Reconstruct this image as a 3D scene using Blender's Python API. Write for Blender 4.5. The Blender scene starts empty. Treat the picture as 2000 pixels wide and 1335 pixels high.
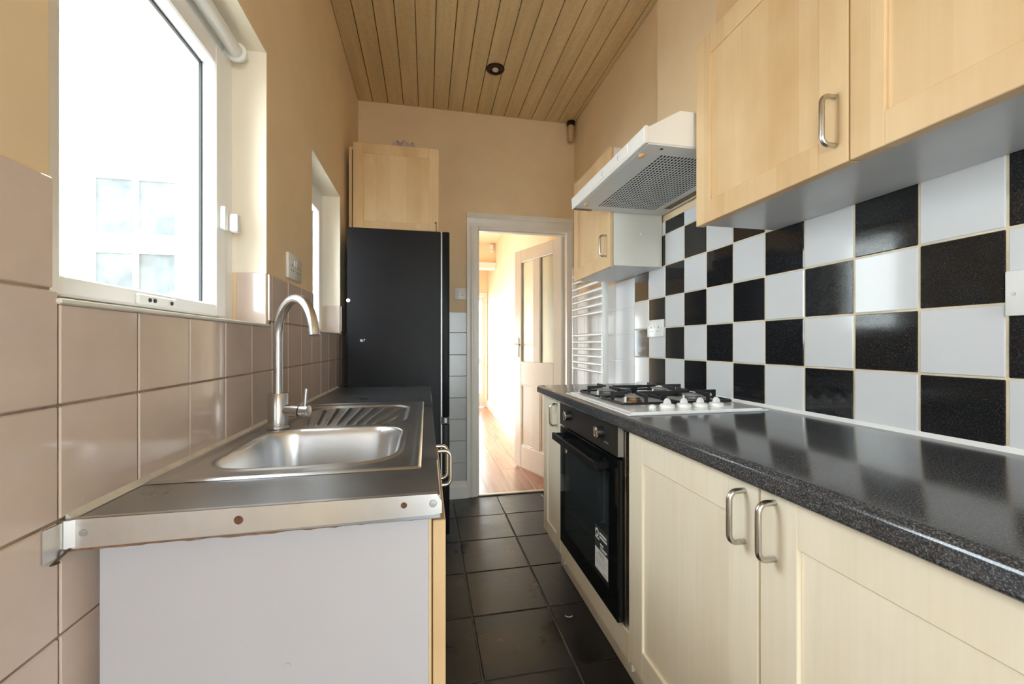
import bpy, bmesh, math, random
from mathutils import Vector, Matrix

random.seed(7)
S = bpy.context.scene
COL = S.collection

# ------------------------------------------------------------------ camera, world, lights, exposure
F_PX, U_VP, V_HOR, CAM_Z = 810.0, 833.0, 672.0, 1.151
YAW = math.atan((1000 - U_VP) / F_PX)
cam_d = bpy.data.cameras.new('camera')
cam = bpy.data.objects.new('camera', cam_d)
COL.objects.link(cam)
cam.location = (0, 0, CAM_Z)
cam.rotation_euler = (math.pi / 2, 0, -YAW)
cam_d.sensor_width = 36.0
cam_d.lens = F_PX / 2000 * 36.0
cam_d.shift_y = (V_HOR - 667.5) / 2000
cam_d.clip_start = 0.02
S.camera = cam

world = bpy.data.worlds.new('overcast_sky')
S.world = world
world.use_nodes = True
bg = world.node_tree.nodes['Background']
bg.inputs[0].default_value = (0.88, 0.95, 1.03, 1)
bg.inputs[1].default_value = 9.0

S.view_settings.view_transform = 'Standard'
S.view_settings.look = 'None'
S.view_settings.exposure = 0.86
S.view_settings.gamma = 1.0
S.view_settings.use_curve_mapping = False
S.cycles.max_bounces = 14
S.cycles.diffuse_bounces = 8
S.cycles.glossy_bounces = 5
S.cycles.transparent_max_bounces = 12
S.cycles.sample_clamp_indirect = 8.0
S.cycles.use_denoising = True
S.cycles.caustics_reflective = False
S.cycles.caustics_refractive = False


def portal(loc, rot, sx, sy):
    """Guides sky sampling through a window or door opening; gives off no light of its own."""
    l = bpy.data.lights.new('window_portal', 'AREA')
    l.shape = 'RECTANGLE'
    l.size, l.size_y = sx, sy
    l.cycles.is_portal = True
    o = bpy.data.objects.new('window_portal', l)
    COL.objects.link(o)
    o.location = loc
    o.rotation_euler = rot
    o['kind'] = 'helper'


PI = math.pi
portal((-0.66, 1.02, 1.63), (0, -PI / 2, 0), 0.84, 0.76)      # kitchen window
portal((-0.66, 2.21, 1.60), (0, -PI / 2, 0), 0.78, 0.60)      # narrow window
portal((0.47, -1.86, 1.10), (PI / 2, 0, 0), 0.78, 2.10)       # added glazed door behind the camera
portal((-0.66, -0.90, 1.575), (0, -PI / 2, 0), 0.95, 0.90)     # added side window behind the camera
portal((0.63, 7.70, 1.05), (-PI / 2, 0, 0), 0.80, 2.0)         # hall end door
portal((-0.16, 5.3, 0.79), (0, -PI / 2, 0), 1.50, 1.8)        # added hall side screen


# ------------------------------------------------------------------ materials
def new_mat(name):
    m = bpy.data.materials.new(name)
    m.use_nodes = True
    nt = m.node_tree
    return m, nt, nt.nodes['Principled BSDF']


def N(nt, t, **kw):
    n = nt.nodes.new(t)
    for k, v in kw.items():
        setattr(n, k, v)
    return n


def coords(nt, scale=(1, 1, 1), jitter=True):
    tc = N(nt, 'ShaderNodeTexCoord')
    mp = N(nt, 'ShaderNodeMapping')
    mp.inputs['Scale'].default_value = scale
    if jitter:
        oi = N(nt, 'ShaderNodeObjectInfo')
        mul = N(nt, 'ShaderNodeVectorMath', operation='SCALE')
        mul.inputs[0].default_value = (7.3, 5.1, 9.7)
        nt.links.new(oi.outputs['Random'], mul.inputs['Scale'])
        add = N(nt, 'ShaderNodeVectorMath', operation='ADD')
        nt.links.new(tc.outputs['Object'], add.inputs[0])
        nt.links.new(mul.outputs[0], add.inputs[1])
        nt.links.new(add.outputs[0], mp.inputs[0])
    else:
        nt.links.new(tc.outputs['Object'], mp.inputs[0])
    return mp.outputs[0]


def noise(nt, vec, scale, detail=3, rough=0.5):
    n = N(nt, 'ShaderNodeTexNoise')
    n.inputs['Scale'].default_value = scale
    n.inputs['Detail'].default_value = detail
    n.inputs['Roughness'].default_value = rough
    nt.links.new(vec, n.inputs['Vector'])
    return n.outputs['Fac']


def ramp(nt, fac, stops):
    r = N(nt, 'ShaderNodeValToRGB')
    el = r.color_ramp.elements
    while len(el) < len(stops):
        el.new(0.5)
    for e, (p, col) in zip(el, stops):
        e.position = p
        e.color = (*col, 1)
    nt.links.new(fac, r.inputs[0])
    return r.outputs[0]


def mixc(nt, fac, a, b, blend='MIX'):
    m = N(nt, 'ShaderNodeMix', data_type='RGBA', blend_type=blend)
    if isinstance(fac, (int, float)):
        m.inputs[0].default_value = fac
    else:
        nt.links.new(fac, m.inputs[0])
    for s, v in ((6, a), (7, b)):
        if isinstance(v, tuple):
            m.inputs[s].default_value = (*v, 1)
        else:
            nt.links.new(v, m.inputs[s])
    return m.outputs[2]


def bump(nt, b, h, strength, dist=0.002):
    n = N(nt, 'ShaderNodeBump')
    n.inputs['Strength'].default_value = strength
    n.inputs['Distance'].default_value = dist
    nt.links.new(h, n.inputs['Height'])
    nt.links.new(n.outputs[0], b.inputs['Normal'])


def plain(name, col, rough=0.5, metal=0.0, spec=0.5, coat=0.0, vary=0.0, vscale=6, bmp=0.0, bscale=200):
    m, nt, b = new_mat(name)
    b.inputs['Base Color'].default_value = (*col, 1)
    b.inputs['Roughness'].default_value = rough
    b.inputs['Metallic'].default_value = metal
    b.inputs['Specular IOR Level'].default_value = spec
    b.inputs['Coat Weight'].default_value = coat
    b.inputs['Coat Roughness'].default_value = 0.05
    if vary or bmp:
        v = coords(nt)
        if vary:
            f = noise(nt, v, vscale, 4, 0.6)
            lo = tuple(max(0, x * (1 - vary)) for x in col)
            hi = tuple(min(1, x * (1 + vary)) for x in col)
            nt.links.new(ramp(nt, f, [(0.3, lo), (0.7, hi)]), b.inputs['Base Color'])
        if bmp:
            bump(nt, b, noise(nt, v, bscale, 3), bmp)
    return m


def wood(name, light, dark, rough=0.42, scale=(5, 5, 0.8)):
    m, nt, b = new_mat(name)
    v = coords(nt, scale)
    a = noise(nt, v, 1.1, 4, 0.55)
    fine = noise(nt, coords(nt, (45, 45, 1.6)), 2.0, 3, 0.6)
    cloud = noise(nt, coords(nt, (4.5, 4.5, 2.6)), 1.7, 3, 0.55)
    # glued staves, each a slightly different tone
    tc = N(nt, 'ShaderNodeTexCoord')
    sx = N(nt, 'ShaderNodeSeparateXYZ')
    nt.links.new(tc.outputs['Object'], sx.inputs[0])
    sm = N(nt, 'ShaderNodeMath', operation='ADD')
    nt.links.new(sx.outputs[0], sm.inputs[0])
    nt.links.new(sx.outputs[1], sm.inputs[1])
    oi = N(nt, 'ShaderNodeObjectInfo')
    ma = N(nt, 'ShaderNodeMath', operation='MULTIPLY_ADD')
    ma.inputs[1].default_value = 11.0
    nt.links.new(sm.outputs[0], ma.inputs[0])
    mr = N(nt, 'ShaderNodeMath', operation='MULTIPLY')
    mr.inputs[1].default_value = 37.0
    nt.links.new(oi.outputs['Random'], mr.inputs[0])
    nt.links.new(mr.outputs[0], ma.inputs[2])
    fl = N(nt, 'ShaderNodeMath', operation='FLOOR')
    nt.links.new(ma.outputs[0], fl.inputs[0])
    wn = N(nt, 'ShaderNodeTexWhiteNoise', noise_dimensions='1D')
    nt.links.new(fl.outputs[0], wn.inputs['W'])
    mid = tuple((x + y) / 2 for x, y in zip(light, dark))
    c1 = ramp(nt, a, [(0.28, dark), (0.5, mid), (0.66, light)])
    c2 = ramp(nt, cloud, [(0.30, dark), (0.46, mid), (0.60, light)])
    c = mixc(nt, 0.5, c1, c2)
    c = mixc(nt, 0.32, c, ramp(nt, wn.outputs['Value'], [(0.0, dark), (1.0, light)]))
    fr = ramp(nt, fine, [(0.3, (0.94, 0.93, 0.91)), (0.65, (1, 1, 1))])
    nt.links.new(mixc(nt, 0.6, c, fr, 'MULTIPLY'), b.inputs['Base Color'])
    b.inputs['Roughness'].default_value = rough
    return m


M = {}
M['wall'] = plain('cream_wall_paint', (0.79, 0.62, 0.405), 0.65, spec=0.3, vary=0.05, vscale=2.2, bmp=0.12, bscale=90)
M['wall_white'] = plain('white_masonry_paint', (0.82, 0.82, 0.80), 0.8, vary=0.04, vscale=3)
M['pink_tile'] = plain('pinkish_beige_glazed_tile', (0.67, 0.55, 0.485), 0.09, spec=0.5, vary=0.05, vscale=9, bmp=0.03, bscale=14)
M['pink_grout'] = plain('stained_beige_grout', (0.30, 0.22, 0.165), 0.85, vary=0.4, vscale=14)
M['white_tile'] = plain('white_glazed_tile', (0.655, 0.665, 0.675), 0.10, vary=0.015, vscale=7, bmp=0.015, bscale=12)
M['grey_tile'] = plain('greyish_white_glazed_tile', (0.46, 0.455, 0.435), 0.2, vary=0.03, vscale=8, bmp=0.015, bscale=12)
M['cream_grout'] = plain('yellowed_grout', (0.66, 0.56, 0.40), 0.8, vary=0.22, vscale=12)
M['grey_grout'] = plain('grey_grout', (0.26, 0.25, 0.24), 0.85, vary=0.3, vscale=10)

m, nt, b = new_mat('black_speckled_glazed_tile')
v = coords(nt)
sp = noise(nt, v, 380, 2, 0.7)
smear = noise(nt, coords(nt, (1, 3, 9)), 5, 4, 0.6)
nt.links.new(ramp(nt, sp, [(0.55, (0.010, 0.010, 0.011)), (0.74, (0.055, 0.055, 0.06))]), b.inputs['Base Color'])
r = N(nt, 'ShaderNodeMapRange')
r.inputs['From Min'].default_value, r.inputs['From Max'].default_value = 0.3, 0.75
r.inputs['To Min'].default_value, r.inputs['To Max'].default_value = 0.05, 0.14
nt.links.new(smear, r.inputs['Value'])
nt.links.new(r.outputs[0], b.inputs['Roughness'])
bump(nt, b, noise(nt, v, 9, 1), 0.03)
M['black_tile'] = m

m, nt, b = new_mat('black_riven_floor_tile')
v = coords(nt)
f1 = noise(nt, v, 4.5, 5, 0.65)
f2 = noise(nt, v, 26, 4, 0.6)
c = ramp(nt, f1, [(0.3, (0.012, 0.011, 0.011)), (0.62, (0.026, 0.023, 0.021)), (0.78, (0.06, 0.055, 0.05))])
dust = ramp(nt, f2, [(0.6, (0, 0, 0)), (0.82, (0.05, 0.048, 0.045))])
nt.links.new(mixc(nt, 0.6, c, dust, 'ADD'), b.inputs['Base Color'])
r = N(nt, 'ShaderNodeMapRange')
r.inputs['From Min'].default_value, r.inputs['From Max'].default_value = 0.3, 0.7
r.inputs['To Min'].default_value, r.inputs['To Max'].default_value = 0.24, 0.5
nt.links.new(f1, r.inputs['Value'])
nt.links.new(r.outputs[0], b.inputs['Roughness'])
bump(nt, b, f2, 0.18, 0.003)
M['floor_tile'] = m
M['floor_grout'] = plain('dusty_floor_grout', (0.13, 0.12, 0.11), 0.9, vary=0.4, vscale=12)

m, nt, b = new_mat('painted_ceiling_board')
v = coords(nt, (14, 0.9, 14))
f = noise(nt, v, 1.6, 5, 0.62)
sp = noise(nt, coords(nt), 55, 3, 0.7)
c = ramp(nt, f, [(0.3, (0.56, 0.42, 0.225)), (0.7, (0.70, 0.545, 0.31))])
c = mixc(nt, 0.5, c, ramp(nt, sp, [(0.35, (0.80, 0.78, 0.74)), (0.6, (1, 1, 1))]), 'MULTIPLY')
nt.links.new(c, b.inputs['Base Color'])
b.inputs['Roughness'].default_value = 0.5
M['ceiling_board'] = m
M['board_gap'] = plain('dark_board_gap', (0.10, 0.065, 0.03), 0.9)

M['maple'] = wood('maple_veneer', (0.80, 0.59, 0.345), (0.60, 0.385, 0.185))
M['maple_pale'] = wood('pale_maple_veneer', (0.93, 0.855, 0.70), (0.87, 0.775, 0.60))  # paler maple tone for the right-hand base units and plinth
M['maple_edge'] = wood('maple_edging', (0.70, 0.46, 0.21), (0.50, 0.30, 0.12))
M['melamine'] = plain('pale_lilac_grey_melamine', (0.54, 0.53, 0.565), 0.4, vary=0.02, vscale=2)
M['melamine_warm'] = plain('aged_white_melamine', (0.80, 0.77, 0.70), 0.35, vary=0.03, vscale=3)
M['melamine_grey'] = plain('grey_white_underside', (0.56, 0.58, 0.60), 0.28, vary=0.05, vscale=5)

m, nt, b = new_mat('charcoal_speckled_laminate')
v = coords(nt, jitter=False)
sp = noise(nt, v, 400, 3, 0.75)
c = ramp(nt, sp, [(0.40, (0.022, 0.023, 0.027)), (0.55, (0.062, 0.066, 0.073)), (0.70, (0.25, 0.26, 0.28))])
nt.links.new(c, b.inputs['Base Color'])
wear = noise(nt, v, 7, 4, 0.6)
r = N(nt, 'ShaderNodeMapRange')
r.inputs['From Min'].default_value, r.inputs['From Max'].default_value = 0.3, 0.7
r.inputs['To Min'].default_value, r.inputs['To Max'].default_value = 0.12, 0.18
nt.links.new(wear, r.inputs['Value'])
nt.links.new(r.outputs[0], b.inputs['Roughness'])
b.inputs['Specular IOR Level'].default_value = 0.65
M['laminate'] = m


def steel(name, col, r0, r1, scale=(2, 60, 60), metal=1.0):
    m, nt, b = new_mat(name)
    big = noise(nt, coords(nt), 5, 4, 0.65)
    b.inputs['Metallic'].default_value = metal
    lo = tuple(x * 0.92 for x in col)
    nt.links.new(ramp(nt, big, [(0.3, lo), (0.65, col)]), b.inputs['Base Color'])
    r = N(nt, 'ShaderNodeMapRange')
    r.inputs['From Min'].default_value, r.inputs['From Max'].default_value = 0.3, 0.7
    r.inputs['To Min'].default_value, r.inputs['To Max'].default_value = r0, r1
    nt.links.new(big, r.inputs['Value'])
    nt.links.new(r.outputs[0], b.inputs['Roughness'])
    return m


M['steel'] = steel('brushed_sink_steel', (0.68, 0.69, 0.71), 0.28, 0.33)
M['steel_top'] = steel('worn_steel_worktop', (0.44, 0.47, 0.51), 0.26, 0.36)
M['strip'] = plain('dull_aluminium_strip', (0.72, 0.71, 0.70), 0.30, metal=0.9, vary=0.04, vscale=25)
M['nickel'] = steel('brushed_nickel', (0.60, 0.58, 0.54), 0.24, 0.34, (60, 60, 3))
M['tap'] = steel('brushed_tap_steel', (0.62, 0.61, 0.60), 0.20, 0.30, (60, 60, 3))
M['chrome'] = plain('chrome', (0.80, 0.80, 0.80), 0.10, metal=1.0)
M['rust'] = plain('rusty_screw', (0.16, 0.075, 0.04), 0.7, metal=0.3, vary=0.4, vscale=80)
M['dirt'] = plain('dark_mouldy_sealant', (0.10, 0.075, 0.055), 0.9, vary=0.5, vscale=40)
M['chipboard'] = plain('swollen_chipboard', (0.24, 0.13, 0.075), 0.9, vary=0.4, vscale=60)
M['sealant'] = plain('grubby_white_sealant', (0.70, 0.67, 0.60), 0.55, vary=0.14, vscale=18)
M['sealant_white'] = plain('white_sealant', (0.84, 0.84, 0.83), 0.4)
M['black_gloss'] = plain('black_gloss_panel', (0.006, 0.0055, 0.0065), 0.42, spec=0.2, vary=0.3, vscale=3)
M['black_soft'] = plain('black_soft_plastic', (0.012, 0.012, 0.012), 0.45)
M['oven_glass'] = plain('black_oven_glass', (0.005, 0.006, 0.006), 0.035, spec=0.55)
M['oven_inner'] = plain('smoked_oven_window_sheen', (0.024, 0.030, 0.031), 0.05, spec=0.6)  # smoked pane; reflected cabinet doors are put into its lighter base colour
M['oven_panel'] = plain('anthracite_oven_panel', (0.035, 0.035, 0.036), 0.33, metal=0.4)
M['iron'] = plain('black_enamelled_iron', (0.012, 0.012, 0.013), 0.38)
M['enamel'] = plain('white_enamel', (0.84, 0.85, 0.85), 0.12, coat=0.3)
M['burner_grey'] = plain('grey_burner_ring', (0.16, 0.15, 0.15), 0.4, metal=0.6)
M['burner'] = plain('burnt_brass_burner', (0.22, 0.12, 0.06), 0.45, metal=0.7, vary=0.4, vscale=50)
M['burner_cap'] = plain('grey_burner_cap', (0.42, 0.42, 0.42), 0.35, metal=0.5)
M['white_plastic'] = plain('white_plastic', (0.82, 0.82, 0.80), 0.28)
M['reveal'] = plain('daylit_reveal_tone', (0.88, 0.80, 0.67), 0.6)  # wall paint of the reveals, lightened to carry the daylight on it
M['upvc'] = plain('white_upvc', (0.89, 0.90, 0.91), 0.25)
M['gasket'] = plain('dark_rubber_gasket', (0.03, 0.03, 0.032), 0.6)
M['white_gloss'] = plain('aged_white_gloss_paint', (0.79, 0.765, 0.71), 0.3, vary=0.04, vscale=5)
M['door_paint'] = plain('cream_white_gloss_paint', (0.85, 0.82, 0.755), 0.28, vary=0.02, vscale=4)
M['hood_white'] = plain('white_hood_enamel', (0.83, 0.81, 0.77), 0.25, vary=0.03, vscale=7)
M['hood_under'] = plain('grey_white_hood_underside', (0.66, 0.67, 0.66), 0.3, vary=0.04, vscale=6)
M['grease'] = plain('brown_greasy_stain', (0.20, 0.11, 0.03), 0.5, vary=0.5, vscale=60)
M['amber'] = plain('yellowed_amber_cap', (0.62, 0.34, 0.12), 0.3)
M['dark_void'] = plain('dark_filter_void', (0.02, 0.016, 0.01), 0.8)
M['red'] = plain('red_rocker', (0.62, 0.02, 0.06), 0.3)
M['bronze'] = plain('dark_bronze_trim', (0.05, 0.028, 0.018), 0.35, metal=0.7)
M['bulb'] = plain('reflector_bulb_glass', (0.60, 0.60, 0.58), 0.15, metal=0.6)
M['pipe'] = plain('painted_pipe', (0.55, 0.38, 0.19), 0.5, vary=0.2, vscale=30)
M['lilac'] = plain('pale_lilac_plastic_bag', (0.56, 0.48, 0.50), 0.4, vary=0.12, vscale=20)
M['sticker_dark'] = plain('dark_sticker', (0.035, 0.04, 0.04), 0.4)
M['sticker_white'] = plain('white_sticker', (0.78, 0.80, 0.82), 0.5)
M['print_grey'] = plain('grey_print', (0.35, 0.37, 0.40), 0.5)
m, nt, b = new_mat('frosted_door_glass')
b.inputs['Base Color'].default_value = (0.90, 0.95, 0.88, 1)
b.inputs['Roughness'].default_value = 0.45
b.inputs['Transmission Weight'].default_value = 0.85
b.inputs['IOR'].default_value = 1.2
M['frosted'] = m
M['wall_hall'] = plain('pale_cream_hall_paint', (0.84, 0.70, 0.50), 0.6, spec=0.3, vary=0.03, vscale=2)
M['white_tile_far'] = plain('white_satin_tile', (0.80, 0.81, 0.82), 0.5, vary=0.02, vscale=7)
M['threshold'] = plain('pale_threshold_strip', (0.62, 0.55, 0.42), 0.35, metal=0.2)
M['brass_dull'] = plain('dull_brass', (0.36, 0.29, 0.18), 0.35, metal=0.9)
M['lead'] = plain('white_render', (0.80, 0.80, 0.78), 0.85)
M['ground'] = plain('pale_paving', (0.48, 0.47, 0.45), 0.9, vary=0.15, vscale=3)
M['house_pane'] = plain('grey_house_pane', (0.095, 0.102, 0.103), 0.6, spec=0.05, vary=0.45, vscale=2.5)  # matt grey panes with an uneven tone
M['slate'] = plain('grey_slate', (0.20, 0.21, 0.23), 0.7, vary=0.2, vscale=5)

m, nt, b = new_mat('laminate_plank')
v = coords(nt, (20, 1.2, 20))
f = noise(nt, v, 1.5, 4, 0.6)
c = ramp(nt, f, [(0.3, (0.30, 0.125, 0.055)), (0.7, (0.44, 0.21, 0.105))])
nt.links.new(c, b.inputs['Base Color'])
b.inputs['Roughness'].default_value = 0.27
M['plank'] = m
M['plank_gap'] = plain('dark_plank_gap', (0.06, 0.03, 0.015), 0.8)

# clear window glass: mostly see-through with a weak mirror reflection
m, nt, b = new_mat('clear_window_glass')
out = nt.nodes['Material Output']
tr = N(nt, 'ShaderNodeBsdfTransparent')
tr.inputs[0].default_value = (0.95, 0.98, 0.97, 1)
gl = N(nt, 'ShaderNodeBsdfGlossy')
gl.inputs['Roughness'].default_value = 0.02
lw = N(nt, 'ShaderNodeLayerWeight')
lw.inputs['Blend'].default_value = 0.5
pw5 = N(nt, 'ShaderNodeMath', operation='POWER')
pw5.inputs[1].default_value = 5.0
nt.links.new(lw.outputs['Facing'], pw5.inputs[0])
sc5 = N(nt, 'ShaderNodeMath', operation='MULTIPLY_ADD')
sc5.inputs[1].default_value = 0.6
sc5.inputs[2].default_value = 0.03
nt.links.new(pw5.outputs[0], sc5.inputs[0])
mx = N(nt, 'ShaderNodeMixShader')
nt.links.new(sc5.outputs[0], mx.inputs[0])
nt.links.new(tr.outputs[0], mx.inputs[1])
nt.links.new(gl.outputs[0], mx.inputs[2])
nt.links.new(mx.outputs[0], out.inputs[0])
M['glass'] = m

# ------------------------------------------------------------------ mesh helpers
ORG = {}          # origin of each object in the coordinates its children are written in


class MB:
    """Collects geometry in plain coordinates; build() links it as one mesh object."""

    def __init__(self):
        self.bm = bmesh.new()

    def box(self, x0, x1, y0, y1, z0, z1, bev=0.0, seg=1):
        x0, x1 = min(x0, x1), max(x0, x1)
        y0, y1 = min(y0, y1), max(y0, y1)
        z0, z1 = min(z0, z1), max(z0, z1)
        b = bmesh.new()
        mat = Matrix.Translation(((x0 + x1) / 2, (y0 + y1) / 2, (z0 + z1) / 2)) @ Matrix.Diagonal((x1 - x0, y1 - y0, z1 - z0, 1))
        bmesh.ops.create_cube(b, size=1.0, matrix=mat)
        if bev > 0:
            bev = min(bev, 0.45 * min(x1 - x0, y1 - y0, z1 - z0))
            bmesh.ops.bevel(b, geom=list(b.edges), offset=bev, segments=seg, affect='EDGES', profile=0.5)
        self.merge(b)
        return self

    def merge(self, b):
        me = bpy.data.meshes.new('tmp')
        b.to_mesh(me)
        b.free()
        self.bm.from_mesh(me)
        bpy.data.meshes.remove(me)

    def prism(self, pts, axis, a0, a1, bev=0.0):
        """Polygon pts (2-D) extruded along axis; 2-D order is the remaining axes in x,y,z order."""
        b = bmesh.new()

        def mk(p, a):
            q = list(p)
            q.insert('xyz'.index(axis), a)
            return b.verts.new(q)
        v0 = [mk(p, a0) for p in pts]
        v1 = [mk(p, a1) for p in pts]
        n = len(pts)
        b.faces.new(v0)
        b.faces.new(list(reversed(v1)))
        for i in range(n):
            b.faces.new((v0[i], v1[i], v1[(i + 1) % n], v0[(i + 1) % n]))
        bmesh.ops.recalc_face_normals(b, faces=list(b.faces))
        if bev:
            bmesh.ops.bevel(b, geom=list(b.edges), offset=bev, segments=1, affect='EDGES')
        self.merge(b)
        return self

    def lathe(self, c, prof, axis='z', n=24):
        """prof: list of (radius, height along axis) from c."""
        b = bmesh.new()
        rings = []
        for r, h in prof:
            ring = []
            for i in range(n):
                a = 2 * PI * i / n
                p = [r * math.cos(a), r * math.sin(a)]
                p.insert('xyz'.index(axis), h)
                ring.append(b.verts.new((c[0] + p[0], c[1] + p[1], c[2] + p[2])))
            rings.append(ring)
        for q in range(len(rings) - 1):
            for i in range(n):
                b.faces.new((rings[q][i], rings[q][(i + 1) % n], rings[q + 1][(i + 1) % n], rings[q + 1][i]))
        b.faces.new(rings[0])
        b.faces.new(rings[-1])
        bmesh.ops.recalc_face_normals(b, faces=list(b.faces))
        self.merge(b)
        return self

    def tube(self, path, r, n=10, closed=False, flat=None):
        pts = [Vector(p) for p in path]
        b = bmesh.new()
        m = len(pts)
        tang = []
        for i in range(m):
            if closed:
                t = pts[(i + 1) % m] - pts[i - 1]
            else:
                t = pts[min(i + 1, m - 1)] - pts[max(i - 1, 0)]
            tang.append(t.normalized())
        ref = Vector((0, 0, 1)) if abs(tang[0].z) < 0.9 else Vector((1, 0, 0))
        nv = (ref - tang[0] * ref.dot(tang[0])).normalized()
        rings = []
        for i in range(m):
            nv = (nv - tang[i] * nv.dot(tang[i])).normalized()
            bv = tang[i].cross(nv)
            rr = r[i] if isinstance(r, (list, tuple)) else r
            ring = []
            for k in range(n):
                a = 2 * PI * (k + 0.5) / n
                ring.append(b.verts.new(pts[i] + nv * (rr * math.cos(a)) + bv * (rr * math.sin(a))))
            rings.append(ring)
        last = m if closed else m - 1
        for i in range(last):
            A, B = rings[i], rings[(i + 1) % m]
            for k in range(n):
                b.faces.new((A[k], A[(k + 1) % n], B[(k + 1) % n], B[k]))
        if not closed:
            b.faces.new(rings[0])
            b.faces.new(rings[-1])
        bmesh.ops.recalc_face_normals(b, faces=list(b.faces))
        self.merge(b)
        return self

    def build(self, name, mat, parent=None, smooth=False, angle=40):
        me = bpy.data.meshes.new(name)
        vs = self.bm.verts
        xs = [v.co.x for v in vs]
        ys = [v.co.y for v in vs]
        zs = [v.co.z for v in vs]
        o_ = Vector(((min(xs) + max(xs)) / 2, (min(ys) + max(ys)) / 2, min(zs)))
        bmesh.ops.translate(self.bm, verts=list(vs), vec=-o_)
        self.bm.to_mesh(me)
        self.bm.free()
        if smooth:
            me.polygons.foreach_set('use_smooth', [True] * len(me.polygons))
            try:
                me.set_sharp_from_angle(angle=math.radians(angle))
            except Exception:
                pass
        me.materials.append(M[mat])
        o = bpy.data.objects.new(name, me)
        COL.objects.link(o)
        base = Vector((0, 0, 0))
        if parent is not None:
            o.parent = parent
            base = ORG[parent.name]
        o.location = o_ - base
        ORG[o.name] = o_
        return o


def tag(o, label=None, cat=None, group=None, kind=None):
    if label:
        o['label'] = label
    if cat:
        o['category'] = cat
    if group:
        o['group'] = group
    if kind:
        o['kind'] = kind
    return o


def thing(name, label, cat, loc, group=None, rz=0.0, local=False, kind=None):
    o = bpy.data.objects.new(name, None)
    o.empty_display_size = 0.05
    COL.objects.link(o)
    o.location = loc
    o.rotation_euler = (0, 0, rz)
    ORG[o.name] = Vector((0, 0, 0)) if local else Vector(loc)
    return tag(o, label, cat, group, kind)


def box(name, mat, b, parent=None, bev=0.0, seg=1):
    return MB().box(*b, bev=bev, seg=seg).build(name, mat, parent, smooth=bev > 0 and seg > 1)


def handle(parent, pa, pb, out, r=0.0055, mat='nickel'):
    """D handle: tube from pa out by vector `out`, along to pb."""
    pa, pb, out = Vector(pa), Vector(pb), Vector(out)
    ax = (pb - pa).normalized()
    on = out.normalized()
    R = 0.016
    pts = [pa]
    c1 = pa + out - on * R + ax * R
    for i in range(7):
        a = PI / 2 * i / 6
        pts.append(c1 - ax * R * math.cos(a) + on * R * math.sin(a))
    c2 = pb + out - on * R - ax * R
    for i in range(7):
        a = PI / 2 * i / 6
        pts.append(c2 + on * R * math.cos(a) + ax * R * math.sin(a))
    pts.append(pb)
    return MB().tube(pts, r, 12).build('handle', mat, parent, smooth=True)


def shaker_door(parent, axis, front, back, a0, a1, z0, z1, mat, hnd=None, name='door', stile=0.072, rail=None):
    """Frame-and-panel cabinet door. axis 'x': faces -X/+X spanning y; axis 'y': faces -Y spanning x."""
    rail = rail or stile
    mb = MB()
    sgn = 1 if back > front else -1

    def bx(u0, u1, w0, w1, d0, d1):
        if axis == 'x':
            mb.box(d0, d1, u0, u1, w0, w1, 0.0015)
        else:
            mb.box(u0, u1, d0, d1, w0, w1, 0.0015)
    bx(a0, a0 + stile, z0, z1, front, back)
    bx(a1 - stile, a1, z0, z1, front, back)
    bx(a0 + stile, a1 - stile, z0, z0 + rail, front, back)
    bx(a0 + stile, a1 - stile, z1 - rail, z1, front, back)
    d = mb.build(name, mat, parent)
    rec = front + sgn * 0.007
    e = 0.004
    pb = (a0 + stile - e, a1 - stile + e, z0 + rail - e, z1 - rail + e)
    if axis == 'x':
        box('panel', mat, (rec, back - sgn * 0.004, pb[0], pb[1], pb[2], pb[3]), d)
    else:
        box('panel', mat, (pb[0], pb[1], rec, back - sgn * 0.004, pb[2], pb[3]), d)
    if hnd:
        a, h0, h1 = hnd
        if axis == 'x':
            handle(d, (front, a, h0), (front, a, h1), (-sgn * 0.034, 0, 0))
        else:
            handle(d, (a, front, h0), (a, front, h1), (0, -sgn * 0.034, 0))
    return d


# ------------------------------------------------------------------ the shell
XL, XR = -0.480, 1.152          # plaster faces; tiles stand 7 mm proud
TL, TR = -0.473, 1.145
YF, YB = 3.135, -1.80
ZC = 2.898

# floor with its tiles
floor = tag(box('floor', 'floor_grout', (-0.75, 1.45, YB - 0.1, YF + 0.12, -0.12, -0.004)), kind='structure')
gx = [-0.48, -0.145, 0.19, 0.525, 0.86, 1.15]
gy = [2.77 - 0.34 * k for k in range(-1, 14)]
for i in range(len(gx) - 1):
    for j in range(len(gy) - 1):
        y1, y0 = gy[j], gy[j + 1]
        y0 = max(y0, YB)
        dz = random.uniform(-0.0008, 0.0008)
        j_ = 0.0035
        t_ = box('tile', 'floor_tile', (gx[i] + j_, gx[i + 1] - j_, y0 + j_, min(y1, YF - 0.005) - j_, -0.006, dz), floor, 0.0025)

# ceiling with its boards
ceiling = tag(box('ceiling', 'board_gap', (-0.75, 1.45, YB - 0.1, YF + 0.12, ZC + 0.008, ZC + 0.10)), kind='structure')
bxs = [-0.379 + 0.107 * k for k in range(-1, 17)]
for i in range(len(bxs) - 1):
    x0, x1 = max(bxs[i], XL), min(bxs[i + 1], XR)
    if x1 - x0 > 0.01:
        dz = random.uniform(0, 0.0015)
        box('board', 'ceiling_board', (x0 + 0.002, x1 - 0.002, YB, YF, ZC + dz, ZC + 0.009), ceiling, 0.0025)

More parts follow.
